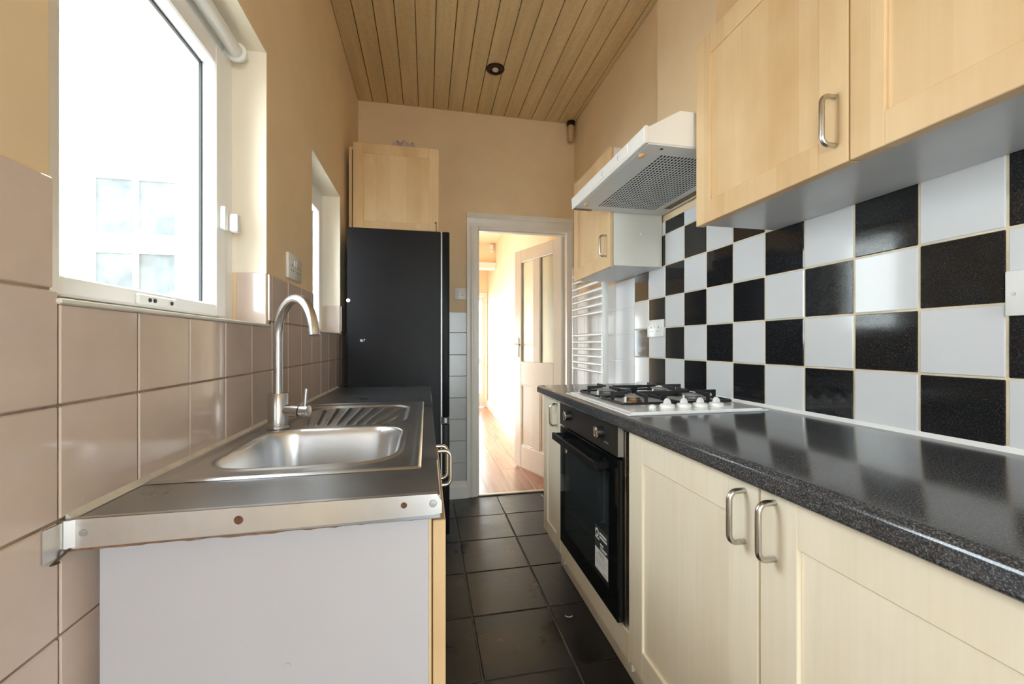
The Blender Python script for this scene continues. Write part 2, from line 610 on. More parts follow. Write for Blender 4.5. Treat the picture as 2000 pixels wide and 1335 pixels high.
# left wall, two window openings and a third added behind the camera for light
W1 = (0.648, 1.400, 1.208, 2.046)
W2 = (1.911, 2.505, 1.209, 1.990)
W3 = (-1.35, -0.45, 1.10, 2.05)  # unseen opening added so daylight reaches the right-hand cabinets
mb = MB()
xo = -0.72
mb.box(xo, XL, YB - 0.1, W3[0], -0.05, ZC + 0.05)
mb.box(xo, XL, W3[1], W1[0], -0.05, ZC + 0.05)
mb.box(xo, XL, W1[1], W2[0], -0.05, ZC + 0.05)
mb.box(xo, XL, W2[1], YF + 0.12, -0.05, ZC + 0.05)
for w in (W1, W2, W3):
    mb.box(xo, XL, w[0], w[1], -0.05, w[2])
    mb.box(xo, XL, w[0], w[1], w[3], ZC + 0.05)
wall_left = tag(mb.build('wall_left', 'wall'), kind='structure')

# grout bed and tiles on the left wall
rowz = [CAM_Z + 0.0713 + 0.152 * k for k in range(-8, 2)]     # joints
rowz[-1] = CAM_Z + 0.2175
coly = [0.655 + 0.1535 * k for k in range(-6, 15)]   # from Y = -0.27
mb = MB()
gxx = (XL - 0.003, XL + 0.004)
mb.box(*gxx, coly[0], 2.80, 0.0, W1[2] - 0.004)
mb.box(*gxx, coly[0], W1[0] - 0.004, W1[2] - 0.004, rowz[-1] - 0.002)
mb.box(*gxx, W1[1] + 0.003, W2[0] - 0.003, W1[2] - 0.004, rowz[-1] - 0.002)
mb.box(*gxx, W2[1] + 0.003, 2.80, W1[2] - 0.004, rowz[-1] - 0.002)
mb.build('grout', 'pink_grout', wall_left)


def left_tile(y0, y1, z0, z1):
    if y1 - y0 < 0.012 or z1 - z0 < 0.012:
        return
    dx = random.uniform(-0.0006, 0.0006)
    box('tile', 'pink_tile', (XL, TL + dx, y0 + 0.0017, y1 - 0.0017, z0 + 0.0017, z1 - 0.0017), wall_left, 0.0018)


for k in range(len(coly) - 1):
    y0, y1 = coly[k], min(coly[k + 1], 2.80)
    for q in range(len(rowz) - 1):
        z0, z1 = rowz[q], rowz[q + 1]
        if y0 > 0.85 and z1 < 0.86:
            continue                                   # behind the base cabinet
        if z0 < W1[2] - 0.02:                          # rows below the sills
            zt = z1
            if y1 > W1[0] + 0.01 and y0 < W1[1] or y1 > W2[0] and y0 < W2[1]:
                zt = min(z1, W1[2] - 0.002)
            left_tile(y0, y1, max(z0, 0.0), zt)
        else:                                          # row beside the windows
            spans = [(y0, y1)]
            for w in (W1, W2):
                nxt = []
                for a, b_ in spans:
                    if b_ <= w[0] or a >= w[1]:
                        nxt.append((a, b_))
                    else:
                        if a < w[0]:
                            nxt.append((a, w[0]))
                        if b_ > w[1]:
                            nxt.append((w[1], b_))
                spans = nxt
            for a, b_ in spans:
                left_tile(a, b_, z0, z1)
# tiles returning into the far reveal of the kitchen window and the narrow window
for w in (W1, W2):
    box('tile', 'pink_tile', (-0.562, XL - 0.001, w[1] - 0.006, w[1] + 0.001, w[2] + 0.004, rowz[-1]), wall_left, 0.0015)

# right wall with its tiles
wall_right = tag(box('wall_right', 'wall', (XR, XR + 0.15, YB - 0.1, YF + 0.12, -0.05, ZC + 0.05)), kind='structure')
rz = [CAM_Z + h for h in (-0.2216, -0.0698, 0.0821, 0.234, 0.3859, 0.5378, 0.605)]
ry = [0.617 + 0.1527 * k for k in range(-6, 11)]
RYE = 2.144
mb = MB()
mb.box(XR - 0.005, XR + 0.003, ry[0], RYE, 0.90, CAM_Z + 0.603)
mb.build('grout', 'cream_grout', wall_right)
for k in range(len(ry) - 1):
    col_i = k - 6
    for q in range(len(rz) - 1):
        row_i = q - 2
        if q >= 4 and not (1.15 < ry[k] + 0.1 < 1.95):
            continue
        y0, y1 = ry[k], min(ry[k + 1], RYE)
        z0, z1 = rz[q], rz[q + 1]
        dx = random.uniform(-0.0005, 0.0005)
        mt = 'black_tile' if (row_i + col_i) % 2 == 0 else 'white_tile'
        j_ = 0.0019
        if q == 0:
            z0 -= 0.02
        box('tile', mt, (TR + dx, XR, y0 + j_, y1 - j_, z0 + j_, z1 - j_), wall_right, 0.0022)
mb = MB()
mb.box(XR - 0.005, XR + 0.003, RYE + 0.001, YF - 0.001, 0.10, 1.524)
mb.build('grout', 'white_gloss', wall_right)
yy = [2.146, 2.396, 2.648, 2.900, YF - 0.002]
zz = [1.526, 1.359, 1.206, 1.053, 0.900, 0.747, 0.594, 0.441]
for k in range(4):
    for q in range(7):
        box('tile', 'white_tile_far', (TR, XR, yy[k] + 0.001, yy[k + 1] - 0.001, zz[q + 1] + 0.001, zz[q] - 0.001), wall_right, 0.0018)

# boxed-in flue above the cooker hood
tag(box('wall_flue', 'wall', (1.0, XR + 0.001, 1.285, 1.665, 1.906, ZC)), kind='structure')

# far wall with the door opening
DX0, DX1, DZ = 0.385, 1.092, 2.035
mb = MB()
mb.box(-0.72, DX0 - 0.03, YF, YF + 0.12, -0.05, ZC + 0.05)
mb.box(DX1 + 0.02, XR + 0.15, YF, YF + 0.12, -0.05, ZC + 0.05)
mb.box(DX0 - 0.03, DX1 + 0.02, YF, YF + 0.12, DZ + 0.03, ZC + 0.05)
wall_far = tag(mb.build('wall_far', 'wall'), kind='structure')
fz = [0.103, 0.262, 0.427, 0.590, 0.750, 0.913, 1.073, 1.238, 1.392]
box('grout', 'grey_grout', (-0.05, 0.296, YF - 0.005, YF + 0.003, 0.0, 1.390), wall_far)
for q in range(8):
    box('tile', 'grey_tile', (0.092, 0.297, YF - 0.009, YF, fz[q] + 0.0015, fz[q + 1] - 0.0015), wall_far, 0.0018)
    box('tile', 'grey_tile', (-0.05, 0.090, YF - 0.009, YF, fz[q] + 0.0015, fz[q + 1] - 0.0015), wall_far, 0.0018)
bb = MB()
bb.prism([(YF - 0.011, 0.0), (YF - 0.03, 0.0), (YF - 0.03, 0.085), (YF - 0.022, 0.100), (YF - 0.022, 0.118), (YF - 0.011, 0.128)], 'x', -0.05, 0.297)
tag(bb.build('baseboard_far', 'white_gloss'), kind='structure')

# back wall behind the camera with an unseen glazed door added to let daylight in
mb = MB()
mb.box(-0.72, 0.08, YB - 0.12, YB, -0.05, ZC + 0.05)
mb.box(0.86, XR + 0.15, YB - 0.12, YB, -0.05, ZC + 0.05)
mb.box(0.08, 0.86, YB - 0.12, YB, 2.16, ZC + 0.05)
tag(mb.build('wall_back', 'wall'), kind='structure')
d3 = thing('added_door_3', 'white glazed door added unseen behind the camera to let daylight in', None, (0.47, YB - 0.06, 0), kind='structure')
for x0, x1 in ((0.08, 0.86),):
    mb = MB()
    for b_ in ((x0, x0 + 0.07, 0, 2.16), (x1 - 0.07, x1, 0, 2.16), (x0 + 0.07, x1 - 0.07, 0, 0.14), (x0 + 0.07, x1 - 0.07, 2.07, 2.16)):
        mb.box(b_[0], b_[1], YB - 0.09, YB - 0.03, b_[2], b_[3], 0.004)
    lf = mb.build('leaf', 'upvc', d3)
    box('pane', 'glass', (x0 + 0.07, x1 - 0.07, YB - 0.062, YB - 0.058, 0.14, 2.07), lf)


# ------------------------------------------------------------------ windows in the left wall
def make_window(n, w, label, handle_on):
    y0, y1, z0, z1 = w
    fx0, fx1 = -0.635, -0.575                 # outer frame, room side at fx1
    t = thing('window_%d' % n, label, None, (-0.60, (y0 + y1) / 2, z0), kind='structure')
    zb = z0 + 0.003
    mb = MB()
    fw = 0.070
    mb.box(fx0, fx1, y0, y0 + fw, zb, z1, 0.003)
    mb.box(fx0, fx1, y1 - fw, y1, zb, z1, 0.003)
    mb.box(fx0, fx1, y0 + fw, y1 - fw, zb, zb + 0.012, 0.003)
    mb.box(fx0, fx1, y0 + fw, y1 - fw, z1 - fw, z1, 0.003)
    mb.build('frame', 'upvc', t)
    mb = MB()
    g = 0.004
    a0, a1, b0, b1 = y0 + fw + g, y1 - fw - g, zb + 0.012 + g, z1 - fw - g
    # dark seal in the gap between frame and sash
    for q in ((a0 - g, a0, b0 - g, b1 + g), (a1, a1 + g, b0 - g, b1 + g), (a0, a1, b1, b1 + g), (a0, a1, b0 - g, b0)):
        mb.box(fx0 + 0.012, fx1 - 0.006, q[0], q[1], q[2], q[3])
    mb.build('seal', 'gasket', t)
    sw = 0.058
    mb = MB()
    sx0, sx1 = fx0 + 0.005, fx1 + 0.014
    lo = 0.030
    mb.box(sx0, sx1, a0, a0 + sw, b0, b1, 0.004)
    mb.box(sx0, sx1, a1 - sw, a1, b0, b1, 0.004)
    mb.box(sx0, sx1, a0 + sw, a1 - sw, b0, b0 + sw - lo + 0.006, 0.004)
    mb.box(sx0, sx1, a0 + sw, a1 - sw, b1 - sw, b1, 0.004)
    sash = mb.build('sash', 'upvc', t)
    c0, c1, e0, e1 = a0 + sw, a1 - sw, b0 + sw - lo + 0.006, b1 - sw
    mb = MB()
    q = 0.006
    for p in ((c0, c0 + q, e0, e1), (c1 - q, c1, e0, e1), (c0, c1, e0, e0 + q * 0.5), (c0, c1, e1 - q, e1)):
        mb.box(-0.600, -0.594, *p)
    mb.build('glazing_seal', 'gasket', sash)
    box('pane', 'glass', (-0.607, -0.601, c0, c1, e0, e1), sash)
    if handle_on:
        h = MB()
        hy = a1 - sw / 2
        h.box(sx1, sx1 + 0.016, hy - 0.013, hy + 0.013, 1.470, 1.535, 0.005, 2)
        hb = h.build('handle', 'white_plastic', sash, smooth=True)
        MB().box(sx1 + 0.016, sx1 + 0.040, hy + 0.004, hy + 0.030, 1.468, 1.520, 0.007, 2).build('lever', 'white_plastic', hb, smooth=True)
        # restrictor catch on the bottom rail
        r_ = MB()
        r_.box(sx1, sx1 + 0.008, 0.945, 1.072, 1.229, 1.252, 0.003)
        rb = r_.build('restrictor', 'white_plastic', sash)
        for yy_ in (0.978, 0.994, 1.052):
            MB().lathe((sx1 + 0.008, yy_, 1.241), [(0.0045, 0), (0.0040, 0.002)], 'x', 10).build('screw', 'gasket', rb)
    # added reveal panels, daylight put into a colour paler than the wall
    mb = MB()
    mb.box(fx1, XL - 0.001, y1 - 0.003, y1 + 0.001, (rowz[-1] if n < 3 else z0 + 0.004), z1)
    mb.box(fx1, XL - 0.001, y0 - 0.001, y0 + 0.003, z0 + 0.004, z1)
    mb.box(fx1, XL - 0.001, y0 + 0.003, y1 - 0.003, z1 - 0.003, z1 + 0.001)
    mb.build('daylit_reveal_face', 'reveal', t)
    # room-side sill lip
    s = MB()
    s.box(fx1 - 0.004, XL + 0.012, y0 + 0.002, y1 - 0.002, z0 - 0.004, z0 + 0.004, 0.002)
    s.build('window_sill', 'white_gloss', t)
    return t


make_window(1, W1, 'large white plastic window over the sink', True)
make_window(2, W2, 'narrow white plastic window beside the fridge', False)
make_window(3, W3, 'wide white window added unseen behind the camera to light the right-hand cabinets', False)

# roller tube left at the head of the kitchen window
rb = thing('roller_blind', 'bare white roller blind tube fixed along the head of the large window', 'blind', (-0.545, 1.02, 1.975))
MB().lathe((-0.545, 0.68, 2.005), [(0.019, 0), (0.019, 0.665)], 'y', 20).build('tube', 'white_plastic', rb, smooth=True)
for y_ in (0.668, 1.346):
    MB().lathe((-0.545, y_, 2.005), [(0.021, 0), (0.028, 0.002), (0.028, 0.010), (0.021, 0.013)], 'y', 20).build('end_cap', 'white_plastic', rb, smooth=True)
    box('bracket', 'white_plastic', (-0.575, -0.545, y_ + 0.002, y_ + 0.010, 1.990, 2.020), rb)

# ------------------------------------------------------------------ door opening to the hall, open door
d1 = thing('door_1', 'cream panelled door with two frosted panes standing open into the hall', None, (0.74, YF, 0), kind='structure')
mb = MB()      # lining
mb.box(DX0 - 0.03, DX0, YF - 0.002, YF + 0.13, 0, DZ + 0.03, 0.002)
mb.box(DX1, DX1 + 0.02, YF - 0.002, YF + 0.13, 0, DZ + 0.03, 0.002)
mb.box(DX0, DX1, YF - 0.002, YF + 0.13, DZ, DZ + 0.03, 0.002)
mb.box(DX0, DX0 + 0.012, YF + 0.04, YF + 0.085, 0, DZ, 0.002)
mb.box(DX0, DX1, YF + 0.04, YF + 0.085, DZ - 0.012, DZ, 0.002)
mb.build('lining', 'white_gloss', d1)


def architrave(x0, x1, z1, head):
    w = x1 - x0
    if not head:
        prof = [(x0, YF - 0.022), (x0 + w * 0.25, YF - 0.022), (x0 + w * 0.32, YF - 0.014), (x0 + w * 0.45, YF - 0.020), (x0 + w * 0.6, YF - 0.020), (x0 + w * 0.68, YF - 0.012), (x0 + w, YF - 0.012), (x0 + w, YF), (x0, YF)]
        return MB().prism(prof, 'z', 0, z1)


for x0, x1 in ((DX0 - 0.088, DX0 - 0.006),):
    architrave(x0, x1, DZ + 0.006, False).build('architrave', 'white_gloss', d1)
mb = MB().prism([(DX1 + 0.046, YF - 0.022), (DX1 + 0.03, YF - 0.022), (DX1 + 0.02, YF - 0.014), (DX1 + 0.006, YF - 0.012), (DX1 + 0.006, YF), (DX1 + 0.046, YF)], 'z', 0, DZ + 0.006)
mb.build('architrave', 'white_gloss', d1)
mb = MB()
mb.prism([(YF - 0.022, DZ + 0.105), (YF - 0.022, DZ + 0.082), (YF - 0.016, DZ + 0.075), (YF - 0.020, DZ + 0.065), (YF - 0.014, DZ + 0.03), (YF - 0.012, DZ + 0.006), (YF, DZ + 0.006), (YF, DZ + 0.105)], 'x', DX0 - 0.088, DX1 + 0.046)
mb.build('architrave', 'white_gloss', d1)
box('threshold', 'threshold', (DX0, DX1, YF - 0.012, YF + 0.022, 0.0, 0.010), d1, 0.003)

# the leaf, written in its own frame: hinge at x=0, runs to -x, kitchen face at -y
leaf_ang = math.atan2(0.635, 0.245)
leaf = bpy.data.objects.new('leaf', None)
COL.objects.link(leaf)
leaf.parent = d1
LW, LT, LH = 0.690, 0.038, 2.012
leaf.location = Vector((DX1 - 0.004, YF + 0.085, 0.012)) - ORG['door_1']
leaf.rotation_euler = (0, 0, -leaf_ang)
ORG[leaf.name] = Vector((0, 0, 0))
mb = MB()
ST = 0.105
mul = (LW - 2 * ST - 0.10) / 2


def lb(x0, x1, z0, z1, y0=-LT / 2, y1=LT / 2, bev=0.003):
    mb.box(-x1, -x0, y0, y1, z0, z1, bev)


lb(0, ST, 0, LH)
lb(LW - ST, LW, 0, LH)
lb(ST, LW - ST, 0, 0.20)
lb(ST, LW - ST, 0.77, 0.98)
lb(ST, LW - ST, LH - 0.115, LH)
cx = LW / 2
lb(cx - 0.05, cx + 0.05, 0.20, 0.77)
lb(cx - 0.05, cx + 0.05, 0.98, LH - 0.115)
mb.build('frame', 'door_paint', leaf)
for x0, x1 in ((ST, cx - 0.05), (cx + 0.05, LW - ST)):
    mb = MB()
    lb(x0 - 0.004, x1 + 0.004, 0.196, 0.774, -0.009, 0.009, 0.0)
    for yy0, yy1 in ((-0.016, -0.009), (0.009, 0.016)):
        lb(x0, x0 + 0.014, 0.20, 0.77, yy0, yy1, 0.003)
        lb(x1 - 0.014, x1, 0.20, 0.77, yy0, yy1, 0.003)
        lb(x0, x1, 0.20, 0.214, yy0, yy1, 0.003)
        lb(x0, x1, 0.756, 0.77, yy0, yy1, 0.003)
    mb.build('panel', 'door_paint', leaf)
    mb = MB()
    lb(x0 - 0.003, x1 + 0.003, 0.977, LH - 0.112, -0.003, 0.003, 0.0)
    mb.build('pane', 'frosted', leaf)
mb = MB()
mb.box(-(LW - 0.035), -(LW - 0.075), -LT / 2 - 0.005, -LT / 2, 1.02, 1.20, 0.0024)
mb.box(-(LW - 0.035), -(LW - 0.075), LT / 2, LT / 2 + 0.005, 1.02, 1.20, 0.0024)
for sy in (-1, 1):
    mb.tube([(-(LW - 0.055), sy * (LT / 2), 1.135), (-(LW - 0.055), sy * (LT / 2 + 0.045), 1.135), (-(LW - 0.06), sy * (LT / 2 + 0.052), 1.135), (-(LW - 0.16), sy * (LT / 2 + 0.052), 1.132)], 0.008, 10)
mb.build('door_handle', 'brass_dull', leaf, smooth=True)

# ------------------------------------------------------------------ the hall beyond
HX0, HX1, HY0, HY1, HZ = -0.10, 1.100, YF + 0.12, 7.55, 2.79
hall_floor = tag(box('floor_hall', 'plank_gap', (HX0 - 0.1, HX1 + 0.1, HY0 - 0.10, HY1 + 0.1, -0.10, -0.004)), kind='structure')
pw = 0.19
for i in range(7):
    x0 = HX0 + i * pw
    x1 = min(x0 + pw, HX1)
    if x1 - x0 < 0.02:
        continue
    y = HY0 - 0.097 - (0.45 * i) % 1.2
    while y < HY1:
        a, b_ = max(y, HY0 - 0.097), min(y + 1.2, HY1)
        if b_ - a > 0.02:
            box('plank', 'plank', (x0 + 0.001, x1 - 0.001, a + 0.001, b_ - 0.001, -0.006, 0.0), hall_floor, 0.001)
        y += 1.2
tag(box('ceiling_hall', 'wall_hall', (HX0 - 0.1, HX1 + 0.1, HY0, HY1 + 0.1, HZ, HZ + 0.1)), kind='structure')
tag(box('wall_hall_right', 'wall_hall', (HX1, HX1 + 0.15, HY0, HY1 + 0.1, -0.05, HZ)), kind='structure')
HD0, HD1 = 4.40, 6.20  # unseen opening added here, kept low to shape daylight on the hall wall
mb = MB()
mb.box(HX0 - 0.12, HX0, HY0, HD0, -0.05, HZ)
mb.box(HX0 - 0.12, HX0, HD1, HY1 + 0.1, -0.05, HZ)
mb.box(HX0 - 0.12, HX0, HD0, HD1, 1.56, HZ)
tag(mb.build('wall_hall_left', 'wall_hall'), kind='structure')
d4 = thing('window_4', 'low white glazed screen added unseen in the hall side wall for its daylight', None, (HX0 - 0.06, 5.3, 0), kind='structure')
for y0, y1 in ((HD0, 5.3), (5.3, HD1)):
    mb = MB()
    for b_ in ((y0, y0 + 0.07, 0, 1.56), (y1 - 0.07, y1, 0, 1.56), (y0 + 0.07, y1 - 0.07, 0, 0.10), (y0 + 0.07, y1 - 0.07, 1.48, 1.56)):
        mb.box(HX0 - 0.09, HX0 - 0.03, *b_, 0.004)
    lf = mb.build('frame', 'upvc', d4)
    box('pane', 'glass', (HX0 - 0.062, HX0 - 0.058, y0 + 0.07, y1 - 0.07, 0.10, 1.48), lf)
# end wall and its glazed door
mb = MB()
EX0, EX1 = 0.22, 1.04
mb.box(HX0 - 0.1, EX0, HY1, HY1 + 0.12, -0.05, HZ)
mb.box(EX1, HX1 + 0.1, HY1, HY1 + 0.12, -0.05, HZ)
mb.box(EX0, EX1, HY1, HY1 + 0.12, 2.04, HZ)
tag(mb.build('wall_hall_end', 'wall_hall'), kind='structure')
d2 = thing('door_2', 'white glazed front door at the far end of the hall', None, (0.63, HY1, 0), kind='structure')
mb = MB()
for b_ in ((EX0 - 0.06, EX0, 0, 2.10), (EX1, EX1 + 0.055, 0, 2.10), (EX0, EX1, 2.03, 2.10)):
    mb.box(b_[0], b_[1], HY1 - 0.02, HY1 + 0.01, b_[2], b_[3], 0.004)
mb.build('architrave', 'white_gloss', d2)
mb = MB()
for b_ in ((EX0, EX0 + 0.09, 0.01, 2.03), (EX1 - 0.055, EX1, 0.01, 2.03), (EX0 + 0.09, EX1 - 0.055, 0.01, 0.25), (EX0 + 0.09, EX1 - 0.055, 0.80, 0.90), (EX0 + 0.09, EX1 - 0.055, 1.94, 2.03), (0.58, 0.68, 0.25, 0.80), (0.58, 0.68, 0.90, 1.94)):
    mb.box(b_[0], b_[1], HY1 + 0.02, HY1 + 0.06, b_[2], b_[3], 0.003)
lf = mb.build('leaf', 'white_gloss', d2)
for x0, x1 in ((EX0 + 0.09, 0.58), (0.68, EX1 - 0.055)):
    for z0, z1 in ((0.25, 0.80), (0.90, 1.94)):
        box('pane', 'glass', (x0, x1, HY1 + 0.038, HY1 + 0.044, z0, z1), lf)
# bulkhead with a white ledge across the hall
tag(box('wall_hall_bulkhead', 'wall_hall', (HX0, HX1, 6.66, 6.80, 2.470, HZ)), kind='structure')
tag(box('trim_2', 'white_gloss', (HX0, HX1, 6.60, 6.82, 2.375, 2.470), bev=0.006), kind='structure')
bb = MB().prism([(HX1 - 0.020, 0.0), (HX1 - 0.020, 0.095), (HX1 - 0.012, 0.12), (HX1, 0.13), (HX1, 0.0)], 'y', HY0, HY1)
tag(bb.build('baseboard_hall', 'white_gloss'), kind='structure')
al = thing('alarm_sensor', 'small white alarm sensor high on the hall bulkhead', 'sensor', (1.03, 6.64, 2.62))
box('body', 'white_plastic', (0.995, 1.060, 6.615, 6.66, 2.640, 2.760), al, 0.006)
box('lens', 'sealant', (1.005, 1.050, 6.611, 6.616, 2.650, 2.690), al, 0.001)

# ------------------------------------------------------------------ outside the kitchen windows
tag(box('ground_yard', 'ground', (-6.0, -0.72, -3.0, 4.6, -0.30, -0.15)), kind='structure')
tag(box('ground_front', 'ground', (-4.0, 4.5, 7.9, 13, -0.30, -0.12)), kind='structure')
tag(box('ground_back', 'ground', (-6.0, 4.0, -8.0, -3.0, -0.30, -0.15)), kind='structure')
hs = thing('house', 'white painted house wall with a sash window seen through the large window', 'house', (-2.2, 4.5, -0.15))
# sash window opening in the rear wall, faces -y at Y=4.4
hx0, hx1, hz0, hz1 = -3.02, -2.24, 1.30, 2.74
mb = MB()
mb.box(-4.6, hx0, 4.4, 4.62, -0.15, 3.9)
mb.box(hx1, -0.24, 4.4, 4.62, -0.15, 3.9)
mb.box(hx0, hx1, 4.4, 4.62, -0.15, hz0)
mb.box(hx0, hx1, 4.4, 4.62, hz1, 3.9)
mb.build('wall', 'wall_white', hs)
mb = MB()
n_ = 14
xm = (hx0 + hx1) / 2
ou, inn = [], []
for i in range(n_ + 1):
    t = -1 + 2 * i / n_
    inn.append((xm + t * 0.62, 2.86 + 0.14 * (1 - t * t)))
    ou.append((xm + t * 0.64, 2.90 + 0.15 * (1 - t * t)))
mb.prism(inn + ou[::-1], 'y', 4.375, 4.41)
mb.build('arch_moulding', 'lead', hs)
hw = MB()
for b_ in ((hx0, hx0 + 0.07, hz0, hz1), (hx1 - 0.07, hx1, hz0, hz1), (hx0 + 0.07, hx1 - 0.07, hz0, hz0 + 0.09), (hx0 + 0.07, hx1 - 0.07, hz1 - 0.07, hz1), (hx0 + 0.07, hx1 - 0.07, 1.99, 2.17), (xm - 0.02, xm + 0.02, hz0 + 0.09, 1.99), (xm - 0.02, xm + 0.02, 2.17, hz1 - 0.07)):
    hw.box(b_[0], b_[1], 4.44, 4.50, b_[2], b_[3], 0.004)
hwf = hw.build('window', 'upvc', hs)
for x0, x1 in ((hx0 + 0.07, xm - 0.02), (xm + 0.02, hx1 - 0.07)):
    for z0, z1 in ((hz0 + 0.09, 1.99), (2.17, hz1 - 0.07)):
        box('pane', 'house_pane', (x0, x1, 4.465, 4.475, z0, z1), hwf)
box('sill', 'lead', (hx0 - 0.08, hx1 + 0.08, 4.34, 4.45, hz0 - 0.08, hz0), hs, 0.01)
box('roof_edge', 'slate', (-4.7, -0.24, 4.25, 4.62, 3.9, 4.0), hs)

# ------------------------------------------------------------------ right-hand base run
WZ = 0.935          # worktop top
FX = 0.600          # base door fronts
DB, DT = 0.197, 0.889
bc = thing('base_cabinet', 'cream wood double base cabinet under the dark worktop, nearest the camera', 'cabinet', (0.86, 0.66, 0.15))
mb = MB()
mb.box(FX + 0.022, 1.14, 0.150, 0.168, 0.155, 0.893)
mb.box(FX + 0.022, 1.14, 1.142, 1.160, 0.155, 0.893)
mb.box(FX + 0.022, 1.14, 0.168, 1.142, 0.155, 0.173)
mb.box(1.10, 1.14, 0.168, 1.142, 0.173, 0.893)
mb.box(FX + 0.022, FX + 0.10, 0.168, 1.142, 0.875, 0.893)
mb.build('carcass', 'melamine_warm', bc)
shaker_door(bc, 'x', FX, FX + 0.020, 0.659, 1.158, DB, DT, 'maple_pale', (0.692, 0.772, 0.870), stile=0.078)
shaker_door(bc, 'x', FX, FX + 0.020, 0.153, 0.654, DB, DT, 'maple_pale', (0.621, 0.774, 0.873), stile=0.078)

bc0 = thing('base_cabinet', 'cream wood base cabinet beside the camera at the near end of the dark worktop', 'cabinet', (0.86, -0.11, 0.15))
mb = MB()
mb.box(FX + 0.022, 1.14, -0.350, -0.332, 0.155, 0.893)
mb.box(FX + 0.022, 1.14, 0.130, 0.148, 0.155, 0.893)
mb.box(FX + 0.022, 1.14, -0.332, 0.130, 0.155, 0.173)
mb.box(1.10, 1.14, -0.332, 0.130, 0.173, 0.893)
mb.build('carcass', 'melamine_warm', bc0)
shaker_door(bc0, 'x', FX, FX + 0.020, -0.348, 0.148, DB, DT, 'maple_pale', (-0.31, 0.774, 0.873), stile=0.078)

oh = thing('oven_housing', 'cream oven housing with a filler strip under the black oven', 'cabinet', (0.86, 1.48, 0.15))
mb = MB()
mb.box(FX + 0.012, 1.14, 1.162, 1.178, 0.155, 0.893)
mb.box(FX + 0.012, 1.14, 1.796, 1.812, 0.155, 0.893)
mb.box(FX + 0.03, 1.14, 1.178, 1.796, 0.236, 0.254)
mb.box(1.10, 1.14, 1.178, 1.796, 0.254, 0.893)
mb.build('carcass', 'melamine_warm', oh)
box('filler_strip', 'maple_pale', (FX + 0.002, FX + 0.022, 1.163, 1.811, 0.185, 0.272), oh, 0.0015)

nc = thing('narrow_cabinet', 'slim cream base cabinet at the far end of the dark worktop', 'cabinet', (0.86, 1.95, 0.15))
mb = MB()
mb.box(FX + 0.022, 1.14, 1.814, 1.830, 0.155, 0.893)
mb.box(FX + 0.022, 1.14, 2.072, 2.088, 0.155, 0.893)
mb.box(FX + 0.022, 1.14, 1.830, 2.072, 0.155, 0.173)
mb.box(1.10, 1.14, 1.830, 2.072, 0.173, 0.893)
mb.build('carcass', 'melamine_warm', nc)
shaker_door(nc, 'x', FX, FX + 0.020, 1.815, 2.088, DB, DT, 'maple_pale', (1.862, 0.772, 0.870), stile=0.062)

mb = MB()
mb.box(0.690, 0.706, -0.35, 2.075, 0.001, 0.154, 0.002)
pl = tag(mb.build('trim_1', 'maple_pale'), kind='structure')
box('worn_edge', 'dirt', (0.6895, 0.6905, 0.72, 0.98, 0.004, 0.010), pl)

# worktop: post-formed front edge
mb = MB()
R = 0.016
fxw = 0.572
prof = [(XR - 0.008, WZ), ]
for i in range(7):
    a = PI / 2 * i / 6
    prof.append((fxw + R - R * math.sin(a), WZ - R + R * math.cos(a)))
for i in range(5):
    a = PI / 2 * i / 4
    prof.append((fxw + 0.008 - 0.008 * math.cos(a), WZ - 0.040 + 0.008 - 0.008 * math.sin(a)))
prof.append((XR - 0.008, WZ - 0.040))
mb.prism(prof, 'y', -0.35, 2.120)
wr = tag(mb.build('worktop', 'laminate', smooth=True, angle=50), 'dark grey speckled laminate worktop along the checkered tile wall', 'worktop')
mb = MB()
mb.prism([(TR - 0.010, WZ), (TR + 0.001, WZ), (TR + 0.001, WZ + 0.011)], 'y', -0.35, 2.118)
mb.build('sealant_bead', 'sealant_white', wr)

# ------------------------------------------------------------------ oven
ov = thing('oven', 'black built-in electric oven with glass door under the gas hob', 'oven', (0.86, 1.485, 0.254))
OY0, OY1 = 1.200, 1.772
OX = 0.584
box('body', 'black_soft', (OX + 0.030, 1.08, OY0 + 0.012, OY1 - 0.008, 0.256, 0.884), ov, 0.002)
box('side_channel', 'nickel', (OX + 0.022, OX + 0.034, OY0 - 0.008, OY0 + 0.010, 0.262, 0.880), ov, 0.001)
# control panel with a light metal end
cp = box('control_panel', 'oven_panel', (OX, OX + 0.020, OY0 + 0.001, OY1, 0.797, 0.892), ov, 0.0015)
box('end_trim', 'nickel', (OX + 0.001, OX + 0.020, OY0 - 0.0005, OY0 + 0.0012, 0.799, 0.891), cp)
for y_ in (1.640, 1.318):
    k = MB().lathe((OX, y_, 0.855), [(0.0195, 0.0), (0.0190, -0.020), (0.0172, -0.023)], 'x', 28).build('knob', 'black_soft', cp, smooth=True)
    MB().lathe((OX - 0.0205, y_, 0.855), [(0.0196, 0.0), (0.0196, -0.003), (0.0165, -0.0038), (0.0150, -0.003)], 'x', 28).build('chrome_ring', 'chrome', k, smooth=True)
    box('pointer', 'sticker_white', (OX - 0.0245, OX - 0.0225, y_ - 0.0012, y_ + 0.0012, 0.861, 0.870), k)
for i in range(3):
    box('dial_mark', 'print_grey', (OX - 0.0004, OX + 0.0004, 1.294 - i * 0.012, 1.298 - i * 0.012, 0.8225, 0.828), cp)
